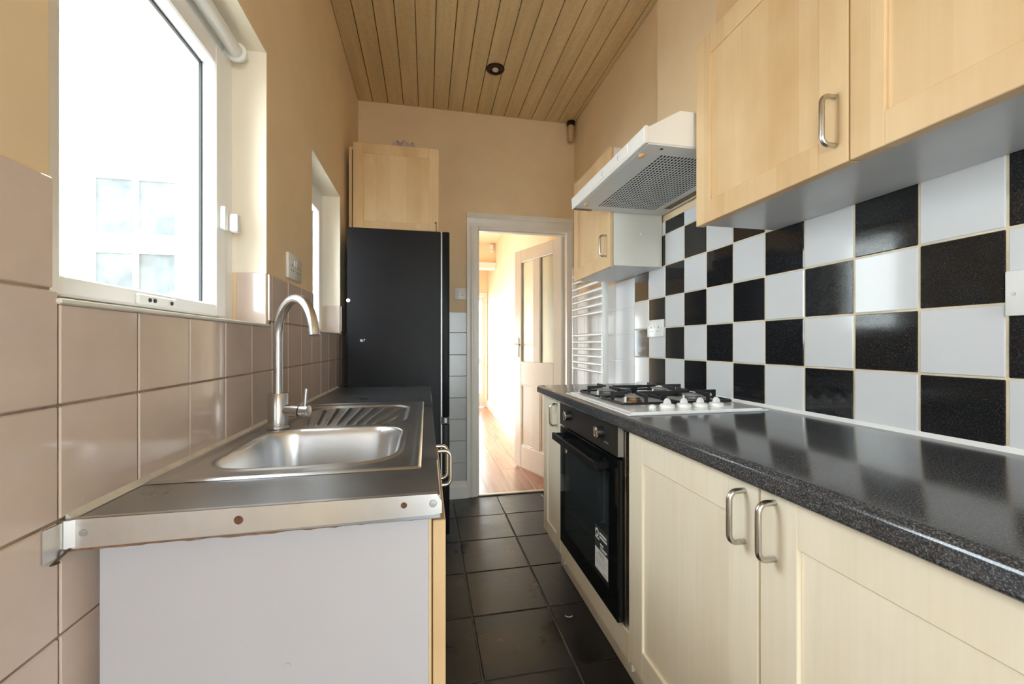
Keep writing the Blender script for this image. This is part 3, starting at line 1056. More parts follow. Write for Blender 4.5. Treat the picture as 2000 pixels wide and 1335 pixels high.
# door
od = box('door', 'oven_glass', (OX + 0.001, OX + 0.022, OY0 + 0.002, OY1 - 0.001, 0.279, 0.789), ov, 0.002)
box('window', 'oven_inner', (OX + 0.0002, OX + 0.002, 1.268, 1.705, 0.352, 0.735), od)
mb = MB()
mb.box(0.531, 0.545, 1.262, 1.722, 0.742, 0.771, 0.002)
mb.box(0.543, OX + 0.002, 1.262, 1.276, 0.744, 0.769, 0.002)
mb.box(0.543, OX + 0.002, 1.708, 1.722, 0.744, 0.769, 0.002)
mb.build('handle', 'black_gloss', od)
box('hinge_side', 'black_soft', (OX + 0.022, OX + 0.032, OY0 + 0.002, OY0 + 0.014, 0.285, 0.785), od, 0.001)
# energy sticker and round sticker on the glass
stx = OX - 0.0002
st = box('sticker', 'sticker_dark', (stx - 0.0006, stx + 0.002, 1.268, 1.376, 0.370, 0.520), od)
box('printed_panel', 'sticker_white', (stx - 0.0010, stx - 0.0004, 1.269, 1.375, 0.371, 0.444), st)
MB().lathe((stx - 0.0004, 1.3585, 0.497), [(0.0140, 0), (0.0140, -0.0006)], 'x', 24).build('round_mark', 'sticker_white', st)
MB().lathe((stx - 0.0010, 1.3585, 0.497), [(0.0075, 0), (0.0075, -0.0004)], 'x', 20).build('round_mark_centre', 'sticker_dark', st)
mb = MB()
for (a, b_, z_, h_) in ((1.282, 1.338, 0.499, 0.007), (1.278, 1.338, 0.487, 0.007), (1.338, 1.374, 0.477, 0.004), (1.305, 1.332, 0.464, 0.006), (1.276, 1.332, 0.455, 0.0035), (1.285, 1.330, 0.4495, 0.003)):
    mb.box(stx - 0.0010, stx - 0.0005, a, b_, z_, z_ + h_)
mb.build('printed_lines', 'sticker_white', st)
mb = MB()
for i in range(4):
    mb.box(stx - 0.0014, stx - 0.0009, 1.298 + i * 0.013, 1.305 + i * 0.013, 0.427, 0.437)
for z_, a, b_, h_ in ((0.4215, 1.272, 1.372, 0.002), (0.412, 1.285, 1.370, 0.0012), (0.407, 1.280, 1.370, 0.0012), (0.402, 1.290, 1.370, 0.0012), (0.397, 1.282, 1.370, 0.0012), (0.392, 1.300, 1.370, 0.0012), (0.380, 1.274, 1.300, 0.003), (0.375, 1.274, 1.372, 0.001)):
    mb.box(stx - 0.0014, stx - 0.0009, a, b_, z_, z_ + h_)
mb.build('printed_lines', 'print_grey', st)
rs = MB().lathe((OX + 0.001, 1.690, 0.700), [(0.0125, 0), (0.0125, -0.0012)], 'x', 24).build('round_sticker', 'sticker_white', od)
MB().lathe((OX - 0.0004, 1.690, 0.700), [(0.0085, 0), (0.0085, -0.0006)], 'x', 20).build('sticker_mark', 'sticker_dark', rs)

# ------------------------------------------------------------------ hob
hb = thing('gas_hob', 'white gas hob with black pan supports set in the dark worktop', 'hob', (0.84, 1.435, WZ))
HBX0, HBX1, HBY0, HBY1 = 0.594, 1.088, 1.148, 1.722
mb = MB()
mb.box(HBX0, HBX1, HBY0, HBY1, WZ - 0.0005, WZ + 0.005, 0.002)
mb.prism([(HBX0 + 0.012, WZ + 0.005), (HBX0 + 0.022, WZ + 0.009), (HBX1 - 0.022, WZ + 0.009), (HBX1 - 0.012, WZ + 0.005)], 'y', HBY0 + 0.012, HBY1 - 0.012)
mb.build('plate', 'enamel', hb)
HT = WZ + 0.009
burners = [(0.735, 1.385, 0.030), (0.975, 1.385, 0.036), (0.735, 1.605, 0.040), (0.975, 1.605, 0.033)]
for x_, y_, r_ in burners:
    bq = MB().lathe((x_, y_, HT), [(r_ * 1.0, 0), (r_ * 1.0, 0.004), (r_ * 0.82, 0.006), (r_ * 0.80, 0.014), (r_ * 0.95, 0.017)], 'z', 26).build('burner', 'burner' if (x_, y_) == (0.735, 1.385) else 'burner_grey', hb, smooth=True)
    MB().lathe((x_, y_, HT + 0.017), [(r_ * 1.0, 0), (r_ * 1.02, 0.003), (r_ * 0.9, 0.006), (r_ * 0.3, 0.007)], 'z', 26).build('burner_cap', 'burner_cap', bq, smooth=True)
    MB().lathe((x_ - r_ * 1.12, y_ - 0.006, HT), [(0.004, 0), (0.004, 0.016), (0.002, 0.019)], 'z', 8).build('spark_plug', 'enamel', bq)


def grate(x0, x1, y0, y1, cs):
    mb = MB()
    r_, rr = 0.022, 0.0048
    pts = []
    for (cx_, cy_, a0) in ((x1 - r_, y1 - r_, 0), (x0 + r_, y1 - r_, 90), (x0 + r_, y0 + r_, 180), (x1 - r_, y0 + r_, 270)):
        for i in range(5):
            a = math.radians(a0 + 22.5 * i)
            pts.append((cx_ + r_ * math.cos(a), cy_ + r_ * math.sin(a), HT + 0.006))
    mb.tube(pts, rr, 6, closed=True)
    top = HT + 0.036

    def finger(px, py, cx_, cy_):
        d = Vector((cx_ - px, cy_ - py, 0))
        L = d.length
        d.normalize()
        w = Vector((-d.y, d.x, 0)) * 0.0035
        a = Vector((px, py, 0))
        e = a + d * (L - 0.022)
        b = bmesh.new()
        prof_ = [(0, HT + 0.001), (0, top), (L - 0.022, top), (L - 0.022, top - 0.008), (0.014, top - 0.013), (0.009, HT + 0.001)]
        f0 = [b.verts.new((a.x + d.x * s_ + w.x, a.y + d.y * s_ + w.y, z_)) for s_, z_ in prof_]
        f1 = [b.verts.new((a.x + d.x * s_ - w.x, a.y + d.y * s_ - w.y, z_)) for s_, z_ in prof_]
        b.faces.new(f0)
        b.faces.new(f1[::-1])
        for i in range(len(prof_)):
            j = (i + 1) % len(prof_)
            b.faces.new((f0[i], f1[i], f1[j], f0[j]))
        bmesh.ops.recalc_face_normals(b, faces=list(b.faces))
        mb.merge(b)
    for cx_, cy_ in cs:
        finger(cx_, y0, cx_, cy_)
        finger(cx_, y1, cx_, cy_)
    finger(x0, cs[0][1], *cs[0])
    finger(x1, cs[1][1], *cs[1])
    xm_ = (cs[0][0] + cs[1][0]) / 2
    mb.box(xm_ - 0.0035, xm_ + 0.0035, y0, y1, HT + 0.002, HT + 0.011)
    for s_, (cx_, cy_) in ((-1, cs[0]), (1, cs[1])):
        finger(xm_, cy_, cx_, cy_)
    return mb.build('pan_support', 'iron', hb)


grate(0.648, 1.072, 1.290, 1.486, [(0.735, 1.385), (0.975, 1.385)])
grate(0.648, 1.072, 1.500, 1.704, [(0.735, 1.605), (0.975, 1.605)])
for x_ in (0.775, 0.836, 0.897, 0.958):
    k = MB().lathe((x_, 1.232, HT), [(0.024, 0), (0.0245, 0.006), (0.021, 0.011), (0.012, 0.013)], 'z', 26).build('control_knob', 'white_plastic', hb, smooth=True)
    mb = MB()
    pr = []
    for i in range(9):
        a = PI * i / 8
        pr.append((x_ + 0.012 * math.cos(a), HT + 0.008 + 0.022 * math.sin(a)))
    mb.prism(pr, 'y', 1.225, 1.239, 0.002)
    mb.build('knob_grip', 'white_plastic', k, smooth=True)
MB().lathe((0.722, 1.232, HT), [(0.012, 0), (0.0115, 0.006), (0.007, 0.010), (0.002, 0.011)], 'z', 20).build('ignition_button', 'white_plastic', hb, smooth=True)
box('printed_logo', 'print_grey', (0.612, 0.632, 1.172, 1.180, HT - 0.0002, HT + 0.0003), hb)
box('printed_mark', 'print_grey', (0.757, 0.763, 1.205, 1.208, HT - 0.0002, HT + 0.0003), hb)

# ------------------------------------------------------------------ right-hand wall units
CB, CT = CAM_Z + 0.381, CAM_Z + 0.953


def wall_unit(label, y0, y1, cx, dx, doors, side_mat='melamine_warm', far_lid=True):
    t = thing('wall_cabinet', label, 'cabinet', ((cx + TR) / 2, (y0 + y1) / 2, CB))
    mb = MB()
    mb.box(cx, TR - 0.003, y0, y0 + 0.016, CB + 0.002, CT - 0.002)
    mb.box(cx, TR - 0.003, y1 - 0.016, y1, CB + 0.002, CT - 0.002)
    mb.box(cx, TR - 0.003, y0 + 0.016, y1 - 0.016, CT - 0.018, CT - 0.002)
    mb.box(TR - 0.012, TR - 0.003, y0 + 0.016, y1 - 0.016, CB + 0.018, CT - 0.018)
    mb.build('carcass', side_mat, t)
    mb = MB()
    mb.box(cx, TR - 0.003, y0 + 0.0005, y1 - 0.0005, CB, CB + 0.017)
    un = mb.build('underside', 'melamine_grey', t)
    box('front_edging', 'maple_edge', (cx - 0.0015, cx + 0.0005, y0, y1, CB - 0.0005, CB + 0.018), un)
    for d in doors:
        shaker_door(t, 'x', dx, cx - 0.002, d[0], d[1], CB - 0.006, CT, 'maple', d[2], stile=0.066)
    return t


wu = wall_unit('large maple double wall cabinet above the checkered tiles, nearest the camera', 0.194, 1.182, 0.876, 0.845,
               [(0.692, 1.181, (0.720, 1.570, 1.672)), (0.196, 0.689, (0.245, 1.570, 1.672))])
wall_unit('maple wall cabinet beside the camera at the near end of the wall', -0.312, 0.190, 0.876, 0.845, [(-0.310, 0.188, (0.15, 1.570, 1.672))])
wu2 = wall_unit('small maple wall cabinet with white side beyond the cooker hood', 1.862, 2.360, 0.885, 0.865, [(1.863, 2.359, (1.902, 1.584, 1.684))])
for (x_, z_) in ((1.03, 1.69), (0.935, CB + 0.012), (1.118, CB + 0.012)):
    MB().lathe((x_, 1.862, z_), [(0.006, 0.0), (0.006, -0.003), (0.003, -0.0045)], 'y', 12).build('screw_cap', 'white_plastic', wu2, smooth=True)

# ------------------------------------------------------------------ cooker hood
hd = thing('cooker_hood', 'yellowed white cooker hood with slotted filter above the gas hob', 'cooker hood', (0.92, 1.53, 1.785))
HY_0, HY_1 = 1.196, 1.856
HB_ = 1.785
FXH = 0.672
mb = MB()
prof = [(TR - 0.004, HB_ + 0.004), (FXH + 0.012, HB_ + 0.004), (FXH + 0.012, HB_ + 0.052), (0.800, 1.902), (TR - 0.004, 1.902)]
mb.prism(prof, 'y', HY_0, HY_1, 0.0015)
mb.build('body', 'hood_white', hd)
# front visor
mb = MB().prism([(FXH, HB_ + 0.001), (FXH - 0.003, HB_ + 0.050), (FXH + 0.004, HB_ + 0.057), (FXH + 0.014, HB_ + 0.057), (FXH + 0.014, HB_ + 0.001)], 'y', HY_0 - 0.003, HY_1 + 0.003, 0.002)
vz = mb.build('visor', 'hood_white', hd)
mb = MB()
mb.prism([(FXH - 0.0035, HB_ + 0.008), (FXH - 0.0055, HB_ + 0.046), (FXH, HB_ + 0.046), (FXH, HB_ + 0.008)], 'y', 1.30, 1.62, 0.0015)
fp = mb.build('switch_flap', 'hood_white', vz)
for y_ in (1.365, 1.50):
    mb = MB()
    mb.tube([(FXH - 0.0058, y_ + 0.006 * math.cos(a), HB_ + 0.027 + 0.010 * math.sin(a)) for a in [math.radians(d) for d in range(-80, 120, 20)]], 0.0008, 5)
    mb.build('printed_mark', 'print_grey', fp)
# underside: frame around the filter
GX0, GX1, GY0, GY1 = 0.770, 1.060, 1.262, 1.790
mb = MB()
mb.box(FXH + 0.016, GX0, HY_0 + 0.004, HY_1 - 0.004, HB_, HB_ + 0.004)
mb.box(GX1, 1.088, HY_0 + 0.004, HY_1 - 0.004, HB_, HB_ + 0.004)
mb.box(GX0, GX1, HY_0 + 0.004, GY0, HB_, HB_ + 0.004)
mb.box(GX0, GX1, GY1, HY_1 - 0.004, HB_, HB_ + 0.004)
mb.box(1.088, TR - 0.006, 1.765, HY_1 - 0.004, HB_, HB_ + 0.004)
mb.box(1.128, TR - 0.006, HY_0 + 0.004, 1.765, HB_, HB_ + 0.004)
mb.build('underside', 'hood_under', hd)
box('lamp_recess', 'grease', (1.088, 1.128, HY_0 + 0.004, 1.765, HB_ + 0.003, HB_ + 0.0055), hd)
box('filter_backing', 'dark_void', (GX0, GX1, GY0, GY1, HB_ + 0.0030, HB_ + 0.0042), hd)
mb = MB()
nx, ny = 22, 28
px = (GX1 - GX0) / nx
py = (GY1 - GY0) / ny
for i in range(nx + 1):
    x_ = GX0 + i * px
    mb.box(x_ - px * 0.20, x_ + px * 0.20, GY0, GY1, HB_ + 0.0004, HB_ + 0.0012)
for j in range(ny + 1):
    y_ = GY0 + j * py
    mb.box(GX0, GX1, y_ - py * 0.10, y_ + py * 0.10, HB_ + 0.0005, HB_ + 0.0011)
gr = mb.build('filter_grille', 'hood_under', hd)
for y_ in (1.272, 1.765):
    MB().lathe((0.706, y_, HB_), [(0.011, 0), (0.0105, -0.004), (0.007, -0.008), (0.002, -0.009)], 'z', 18).build('catch', 'amber', hd, smooth=True)
MB().lathe((0.748, 1.222, HB_ + 0.0002), [(0.0055, 0), (0.0055, -0.0006)], 'z', 14).build('screw_hole', 'dark_void', hd)
box('grease_drip', 'grease', (FXH + 0.002, 0.765, HY_1 - 0.020, HY_1 - 0.004, HB_ - 0.0035, HB_ + 0.0005), hd, 0.0015)

# ------------------------------------------------------------------ ladder radiator on the right wall
ra = thing('towel_radiator', 'white ladder towel radiator on the wall past the worktop', 'radiator', (1.08, 2.65, 0.5))
RX = 1.075
for y_ in (2.385, 2.912):
    MB().box(RX - 0.018, RX + 0.018, y_ - 0.019, y_ + 0.019, 0.50, 1.72, 0.011, 3).build('upright', 'white_plastic', ra, smooth=True)
    for z_ in (0.62, 1.60):
        MB().lathe((RX, y_, z_), [(0.009, 0.01), (0.009, TR - RX - 0.001)], 'x', 12).build('wall_bracket', 'white_plastic', ra, smooth=True)
zs = [1.355 + 0.0484 * i for i in range(7)] + [0.977 + 0.0476 * i for i in range(6)] + [0.60 + 0.0476 * i for i in range(6)]
for z_ in zs:
    MB().lathe((RX - 0.010, 2.375, z_), [(0.0105, 0), (0.0105, 0.548)], 'y', 12).build('bar', 'white_plastic', ra, smooth=True)

# ------------------------------------------------------------------ left-hand run
LZ = 0.916
sc = thing('sink_cabinet', 'maple-fronted white base cabinet below the steel sink', 'cabinet', (-0.2, 1.5, 0))
box('end_panel', 'melamine', (-0.452, 0.004, 0.690, 0.708, 0.0, 0.876), sc, 0.001)
MB().lathe((-0.208, 0.690, 0.66), [(0.005, 0), (0.005, -0.0015)], 'y', 12).build('screw_cap', 'melamine', sc)
mb = MB()
mb.box(-0.452, 0.004, 2.372, 2.390, 0.0, 0.876)
mb.box(-0.452, 0.004, 0.708, 2.372, 0.150, 0.168)
mb.box(-0.452, -0.440, 0.708, 2.372, 0.168, 0.876)
mb.box(-0.040, -0.020, 0.708, 2.372, 0.0, 0.148)
mb.build('carcass', 'melamine_warm', sc)
box('front_edging', 'maple', (0.004, 0.008, 0.690, 0.709, 0.0, 0.876), sc)
shaker_door(sc, 'x', 0.031, 0.010, 0.692, 1.190, 0.155, 0.862, 'maple', (1.155, 0.765, 0.862 - 0.004))
shaker_door(sc, 'x', 0.026, 0.008, 1.195, 1.780, 0.155, 0.862, 'maple', (1.245, 0.755, 0.850))
shaker_door(sc, 'x', 0.026, 0.008, 1.785, 2.388, 0.155, 0.862, 'maple', None)

# steel worktop with a bent metal edging strip
BX0, BX1, BY0, BY1 = -0.414, -0.064, 0.862, 1.226          # bowl
LY0, LY1, LX1 = 0.660, 2.395, 0.022
mb = MB()
t0, t1 = LZ - 0.038, LZ
mb.box(TL + 0.001, LX1, LY0, BY0 - 0.004, t0, t1, 0.0015)
HE = 1.692                                             # opening also clears the drainer
mb.box(TL + 0.001, LX1, HE, LY1, t0, t1, 0.0015)
mb.box(TL + 0.001, BX0 - 0.008, BY0 - 0.004, HE, t0, t1)
mb.box(BX1 + 0.008, LX1, BY0 - 0.004, HE, t0, t1)
lw_ = tag(mb.build('worktop', 'steel_top'), 'worn steel worktop under the window with metal end strip', 'worktop')
mb = MB()
mb.prism([(TL - 0.006, LZ + 0.0022), (TL - 0.006, LZ - 0.034), (TL + 0.001, LZ - 0.0365), (LX1 - 0.012, LZ - 0.030), (LX1 + 0.0015, LZ - 0.028), (LX1 + 0.0015, LZ - 0.010), (LX1 - 0.006, LZ + 0.0022)], 'y', LY0 - 0.0035, LY0 - 0.0005)
mb.box(TL - 0.004, LX1 - 0.006, LY0 - 0.003, LY0 + 0.008, LZ - 0.0002, LZ + 0.0022, 0.0008)
# the end that curls round at the wall
mb.prism([(TL - 0.006, LY0 - 0.0035), (TL + 0.006, LY0 - 0.0075), (TL + 0.016, LY0 - 0.0035), (TL + 0.016, LY0 - 0.0010), (TL + 0.006, LY0 - 0.0050), (TL - 0.004, LY0 - 0.0010)], 'z', LZ - 0.034, LZ + 0.002)
mb.prism([(TL + 0.0006, LY0 - 0.032), (TL + 0.0020, LY0 - 0.032), (TL + 0.0040, LY0 - 0.004), (TL + 0.0006, LY0 - 0.002)], 'z', LZ - 0.042, LZ + 0.000)
sp_ = mb.build('edging_strip', 'strip', lw_)
for x_, z_, r_, mt in ((-0.448, LZ - 0.016, 0.0050, 'burner_cap'), (-0.262, LZ - 0.0150, 0.0062, 'rust'), (-0.034, LZ - 0.0120, 0.0048, 'rust'), (0.010, LZ - 0.0125, 0.0060, 'burner_cap')):
    MB().lathe((x_, LY0 - 0.0035, z_), [(r_, 0), (r_ * 0.9, -0.0010), (r_ * 0.4, -0.0012)], 'y', 14).build('screw', mt, sp_, smooth=True)
mb = MB()
b = bmesh.new()
xs_ = [TL + 0.004 + i * 0.012 for i in range(40)]
top_, bot_ = [], []
for i, x_ in enumerate(xs_):
    top_.append((x_, LZ - 0.034))
    bot_.append((x_, LZ - 0.0415 + 0.0045 * i / 40 + random.uniform(-0.0012, 0.0012)))
mb.prism(top_ + bot_[::-1], 'y', LY0 + 0.001, LY0 + 0.012)
b.free()
mb.build('swollen_core', 'chipboard', lw_)
mb = MB().tube([(TL + 0.010, LY0 - 0.004, LZ - 0.036), (TL + 0.004, LY0 - 0.012, LZ - 0.044), (TL + 0.003, LY0 - 0.022, LZ - 0.048), (TL + 0.003, LY0 - 0.010, LZ - 0.050)], 0.0016, 6)
mb.build('old_sealant', 'dirt', lw_)
mb = MB()
mb.prism([(TL, LZ), (TL + 0.009, LZ + 0.0006), (TL, LZ + 0.009)], 'y', LY0 + 0.004, LY1)
mb.build('sealant_bead', 'sealant', lw_)

# sink: one pressed sheet as a height field
SX0, SX1, SY0, SY1 = TL + 0.008, -0.010, 0.802, 1.735


def sd_round(x, y, cx_, cy_, hx, hy, r_):
    qx = abs(x - cx_) - hx + r_
    qy = abs(y - cy_) - hy + r_
    return math.hypot(max(qx, 0), max(qy, 0)) + min(max(qx, qy), 0) - r_


def sstep(a, b_, x):
    t = min(1, max(0, (x - a) / (b_ - a)))
    return t * t * (3 - 2 * t)


def sink_h(x, y):
    do = -sd_round(x, y, (SX0 + SX1) / 2, (SY0 + SY1) / 2, (SX1 - SX0) / 2, (SY1 - SY0) / 2, 0.012)
    h = 0.0006 + 0.0034 * sstep(0.0, 0.005, do) - 0.0026 * sstep(0.010, 0.022, do)
    # recessed drainer with ridges
    dd = sd_round(x, y, -0.236, 1.472, 0.172, 0.198, 0.085)
    # bowl edge bites the near end of the drainer
    h -= 0.0070 * sstep(0.006, -0.010, dd)
    if dd < -0.014:
        ph = math.atan2(x + 0.235, y - 0.78)
        rg = max(0.0, math.cos(ph * 2 * PI / 0.052)) ** 2
        h += 0.0052 * rg * sstep(-0.014, -0.04, dd) * sstep(1.29, 1.34, y)
    db = sd_round(x, y, (BX0 + BX1) / 2, (BY0 + BY1) / 2, (BX1 - BX0) / 2, (BY1 - BY0) / 2, 0.085)
    h += 0.0028 * math.exp(-((db - 0.006) / 0.006) ** 2)
    h -= 0.135 * sstep(0.0, -0.034, db) + 0.008 * sstep(-0.03, -0.16, db)
    return h


b = bmesh.new()
nx, ny = 112, 222
grid = []
for j in range(ny + 1):
    row = []
    for i in range(nx + 1):
        x = SX0 + (SX1 - SX0) * i / nx
        y = SY0 + (SY1 - SY0) * j / ny
        row.append(b.verts.new((x, y, LZ + sink_h(x, y))))
    grid.append(row)
for j in range(ny):
    for i in range(nx):
        b.faces.new((grid[j][i], grid[j][i + 1], grid[j + 1][i + 1], grid[j + 1][i]))
sk = thing('sink', 'stainless steel inset sink with drainer under the window', 'sink', (-0.24, 1.27, LZ - 0.15))
mb = MB()
mb.merge(b)
bowl = mb.build('basin', 'steel', sk, smooth=True, angle=80)
MB().lathe((-0.24, 1.04, LZ - 0.1410), [(0.040, 0), (0.038, 0.003), (0.030, 0.003), (0.028, 0.0005), (0.004, 0.0005)], 'z', 26).build('waste', 'chrome', sk, smooth=True)

# tap
tp = thing('kitchen_tap', 'brushed steel swan-neck mixer tap standing behind the sink bowl', 'tap', (-0.404, 1.258, LZ))
TX, TY = -0.404, 1.262
Z0 = LZ + 0.003
MB().lathe((TX, TY, Z0), [(0.0285, 0), (0.0285, 0.006), (0.0265, 0.008)], 'z', 32).build('base_ring', 'tap', tp, smooth=True)
MB().lathe((TX, TY, Z0 + 0.008), [(0.0262, 0), (0.0262, 0.086), (0.0245, 0.0885), (0.012, 0.0890)], 'z', 32).build('body', 'tap', tp, smooth=True)
dirx, diry = 0.655, -0.756
RS = 0.099
pts = [(TX, TY, Z0 + 0.09), (TX, TY, 1.06), (TX, TY, 1.12), (TX, TY, 1.172)]
for i in range(1, 25):
    a = math.radians(170 * i / 24)
    s_ = RS - RS * math.cos(a)
    pts.append((TX + dirx * s_, TY + diry * s_, 1.172 + RS * math.sin(a)))
lastp = Vector(pts[-1])
dl = (lastp - Vector(pts[-2])).normalized()
MB().tube(pts, 0.0122, 20).build('spout', 'tap', tp, smooth=True)
MB().tube([lastp - dl * 0.001, lastp + dl * 0.008, lastp + dl * 0.016], 0.0128, 20).build('nozzle', 'tap', tp, smooth=True)
mb = MB().tube([(TX + 0.018, TY - 0.004, 0.968), (TX + 0.058, TY - 0.014, 0.966)], [0.0165, 0.0165], 22)
vl = mb.build('valve', 'tap', tp, smooth=True)
MB().tube([(TX + 0.0582, TY - 0.014, 0.966), (TX + 0.0615, TY - 0.0148, 0.966)], 0.0150, 22).build('valve_gap', 'gasket', vl)
MB().tube([(TX + 0.0615, TY - 0.0148, 0.966), (TX + 0.083, TY - 0.020, 0.965), (TX + 0.085, TY - 0.0205, 0.965)], [0.0168, 0.0168, 0.0145], 22).build('valve_cap', 'tap', vl, smooth=True)
MB().tube([(TX + 0.073, TY - 0.0176, 0.978), (TX + 0.077, TY - 0.0176, 1.028)], 0.0048, 14).build('lever', 'tap', vl, smooth=True)

# ------------------------------------------------------------------ fridge-freezer
fr = thing('fridge_freezer', 'tall black fridge freezer standing past the sink worktop', 'fridge', (-0.15, 2.69, 0))
FY0, FY1 = 2.408, 2.958
box('body', 'black_gloss', (-0.427, 0.080, FY0, FY1, 0.030, 1.795), fr, 0.004)
box('door_seal', 'burner_cap', (0.080, 0.088, FY0 + 0.006, FY1 - 0.006, 0.040, 1.790), fr)
for z0, z1 in ((0.055, 0.690), (0.735, 1.797)):
    dd = box('door', 'black_gloss', (0.088, 0.130, FY0 + 0.001, FY1, z0, z1), fr, 0.006, 2)
    hz = z1 - 0.02 if z1 < 1 else z0 + 0.01
    box('handle', 'black_soft', (0.118, 0.131, FY0 + 0.05, FY1 - 0.05, hz - 0.012, hz + 0.012), dd, 0.003)
box('hinge', 'black_soft', (0.082, 0.128, FY0 + 0.002, FY0 + 0.040, 0.690, 0.735), fr, 0.003)
box('hinge_pin', 'burner_cap', (0.100, 0.116, FY0, FY0 + 0.010, 0.699, 0.728), fr, 0.002)
for y_ in (FY0 + 0.05, FY1 - 0.05):
    for x_ in (-0.37, 0.085):
        MB().lathe((x_, y_, 0.001), [(0.018, 0), (0.018, 0.012), (0.010, 0.014), (0.010, 0.032)], 'z', 14).build('foot', 'black_soft', fr, smooth=True)
MB().lathe((-0.420, FY0 + 0.0005, 1.392), [(0.010, 0), (0.010, -0.003), (0.006, -0.004)], 'y', 14).build('plastic_plug', 'white_plastic', fr, smooth=True)
for x_, z_, w_ in ((-0.352, 1.172, 0.010), (-0.336, 1.176, 0.006), (-0.345, 1.168, 0.005)):
    MB().lathe((x_, FY0 + 0.0004, z_), [(w_, 0), (w_ * 0.6, -0.0008)], 'y', 7).build('chipped_paint', 'print_grey', fr)

# cupboard over the fridge
oc = thing('top_cabinet', 'maple cupboard high in the corner above the black fridge', 'cabinet', (-0.18, 2.88, 1.815))
mb = MB()
mb.box(-0.458, 0.070, 2.645, YF - 0.004, 1.815, 1.833)
mb.box(-0.458, 0.070, 2.645, YF - 0.004, 2.325, 2.343)
mb.box(-0.458, -0.440, 2.645, YF - 0.004, 1.833, 2.325)
mb.box(0.052, 0.070, 2.645, YF - 0.004, 1.833, 2.325)
mb.build('carcass', 'maple', oc)
od_ = shaker_door(oc, 'y', 2.620, 2.642, -0.431, 0.075, 1.835, 2.363, 'maple', None, stile=0.060)
mb = MB().tube([(0.056, 2.619, 1.905), (0.056, 2.612, 1.905), (0.058, 2.612, 1.900), (0.059, 2.612, 1.845)], 0.0022, 7)
mb.build('hook_wire', 'gasket', od_)
MB().lathe((0.056, 2.620, 1.905), [(0.006, 0), (0.005, -0.003)], 'y', 12).build('hook_plate', 'rust', od_)

# crumpled bag lying on the cupboard
b = bmesh.new()
bmesh.ops.create_grid(b, x_segments=22, y_segments=12, size=0.5)
for v_ in b.verts:
    x, y = v_.co.x, v_.co.y
    e = min(0.5 - abs(x), 0.5 - abs(y)) * 4
    hh = 0.066 * min(1, e) ** 0.4 if e > 0 else 0
    v_.co.z = hh * (0.8 + 0.35 * math.sin(x * 17 + y * 5) * math.cos(y * 11 - x * 4)) + 0.001
    v_.co.x = -0.136 + x * 0.165
    v_.co.y = 2.715 + y * 0.11
    v_.co.z += 2.345 + 0.018 * (0.5 - y) * 0 
bt = bmesh.ops.extrude_face_region(b, geom=list(b.faces))
for g_ in bt['geom']:
    if isinstance(g_, bmesh.types.BMVert):
        g_.co.z = 2.3445
bmesh.ops.recalc_face_normals(b, faces=list(b.faces))
mb = MB()
mb.merge(b)
bmesh.ops.translate(mb.bm, verts=list(mb.bm.verts), vec=(0, -0.010, 0))
for v_ in mb.bm.verts:
    if v_.co.z > 2.346:
        v_.co.z += 0.012
tag(mb.build('plastic_bag', 'lilac', smooth=True, angle=60), 'crumpled pale lilac plastic bag lying on top of the corner cupboard', 'bag')


# ------------------------------------------------------------------ electrics
def socket(label, x, y0, y1, z0, z1, face):
    """double socket on a side wall; face -1: plate looks to -X, +1: to +X"""
    s = face
    t = thing('wall_socket', label, 'socket', (x, (y0 + y1) / 2, z0))
    MB().box(x, x + s * 0.010, y0, y1, z0, z1, 0.003, 2).build('plate', 'white_plastic', t, smooth=True)
    w = (y1 - y0)
    fx = x + s * 0.010
    zc = (z0 + z1) / 2
    for q in (0.27, 0.73):
        yc = y0 + w * q
        mb = MB()
        mb.box(fx - s * 0.001, fx + s * 0.0006, yc - 0.002, yc + 0.002, zc - 0.001, zc + 0.010)
        for dy in (-0.011, 0.011):
            mb.box(fx - s * 0.001, fx + s * 0.0006, yc + dy - 0.003, yc + dy + 0.003, zc - 0.016, zc - 0.012)
        mb.build('pin_slots', 'gasket', t)
        sy = y0 + w * (0.44 if q < 0.5 else 0.56)
        MB().box(fx - s * 0.001, fx + s * 0.003, sy - 0.006, sy + 0.006, zc + 0.004, zc + 0.026, 0.0015).build('rocker', 'white_plastic', t)
    for q in (0.09, 0.91):
        MB().lathe((fx, y0 + w * q, zc), [(0.003, 0), (0.003, s * 0.0006)], 'x', 10).build('screw', 'burner_cap', t)
    return t


socket('white double socket on the checkered tiles beyond the hob', TR, 1.842, 1.990, 1.188, 1.275, -1)
socket('white double socket on the cream wall between the two windows', XL, 1.572, 1.722, 1.384, 1.474, 1)
cs_ = thing('cooker_switch', 'white cooker switch with red rocker on the checkered tiles', 'switch', (TR, 0.54, 1.207))
MB().box(TR - 0.012, TR, 0.467, 0.614, 1.207, 1.297, 0.003, 2).build('plate', 'white_plastic', cs_, smooth=True)
MB().box(TR - 0.018, TR - 0.011, 0.555, 0.580, 1.236, 1.262, 0.002).build('red_rocker', 'red', cs_)
MB().box(TR - 0.0126, TR - 0.0115, 0.556, 0.580, 1.272, 1.281).build('printed_word', 'print_grey', cs_)
mb = MB()
mb.box(TR - 0.0126, TR - 0.0115, 0.500, 0.504, 1.245, 1.256)
for dy in (-0.011, 0.011):
    mb.box(TR - 0.0126, TR - 0.0115, 0.499 + dy, 0.505 + dy, 1.228, 1.232)
mb.build('pin_slots', 'gasket', cs_)
for y_ in (0.601, 0.480):
    MB().lathe((TR - 0.012, y_, 1.250), [(0.0035, 0), (0.003, -0.001)], 'x', 12).build('screw', 'burner_cap', cs_)
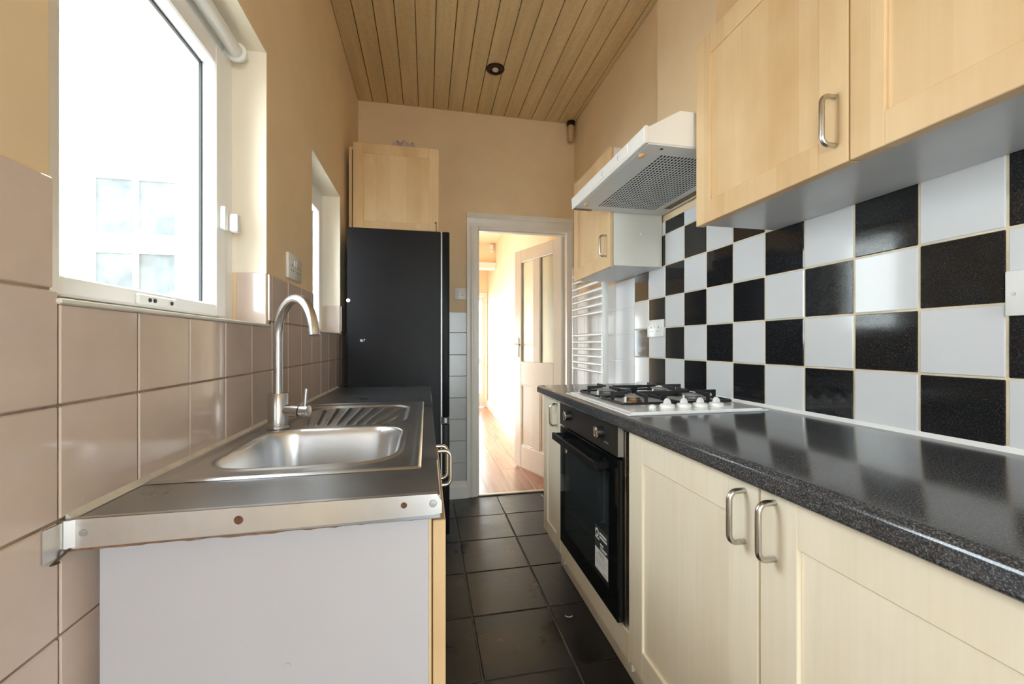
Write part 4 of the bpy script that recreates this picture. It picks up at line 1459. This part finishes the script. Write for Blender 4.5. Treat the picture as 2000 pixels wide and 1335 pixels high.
ls = thing('light_switch', 'white light switch on the cream wall beside the door frame', 'switch', (0.252, YF, 1.485))
MB().box(0.207, 0.295, YF - 0.010, YF, 1.485, 1.572, 0.003, 2).build('plate', 'white_plastic', ls, smooth=True)
for x_ in (0.236, 0.262):
    MB().prism([(YF - 0.0095, 1.516), (YF - 0.015, 1.520), (YF - 0.011, 1.541), (YF - 0.0095, 1.541)], 'x', x_ - 0.006, x_ + 0.006).build('rocker', 'white_plastic', ls)

# ceiling downlight, off
dlx, dly = 0.428, 2.600
dn = thing('ceiling_downlight', 'small round downlight with dark bronze ring in the boarded ceiling', 'downlight', (dlx, dly, ZC - 0.02))
MB().lathe((dlx, dly, ZC + 0.002), [(0.058, 0), (0.058, -0.006), (0.050, -0.011), (0.036, -0.009), (0.034, -0.002)], 'z', 36).build('ring', 'bronze', dn, smooth=True)
MB().lathe((dlx, dly, ZC + 0.001), [(0.034, -0.003), (0.026, -0.005), (0.026, -0.006), (0.024, -0.006)], 'z', 30).build('inner_ring', 'bronze', dn, smooth=True)
MB().lathe((dlx, dly, ZC), [(0.022, -0.006), (0.018, -0.012), (0.008, -0.015), (0.001, -0.0155)], 'z', 26).build('bulb', 'bulb', dn, smooth=True)

# pipe stub in the ceiling corner
ps = thing('pipe_stub', 'short painted pipe stub with collar in the far ceiling corner', 'pipe', (1.112, 3.09, 2.735))
MB().lathe((1.108, 3.09, 2.735), [(0.018, 0), (0.021, 0.004), (0.021, ZC - 2.735 - 0.001)], 'z', 18).build('pipe', 'pipe', ps, smooth=True)
MB().lathe((1.108, 3.09, 2.862), [(0.022, 0), (0.032, 0.006), (0.032, 0.030), (0.022, 0.035)], 'z', 22).build('collar', 'bronze', ps, smooth=True)

# flake of paint on the floor
mb = MB().tube([(0.592 + 0.018 * math.cos(a), 1.683 + 0.020 * math.sin(a), 0.0022) for a in [math.radians(d) for d in range(200, 330, 13)]], 0.0016, 5)
tag(mb.build('paint_flake', 'sealant_white', smooth=True), 'curled white paint flake on the black floor tile by the plinth', 'flake')
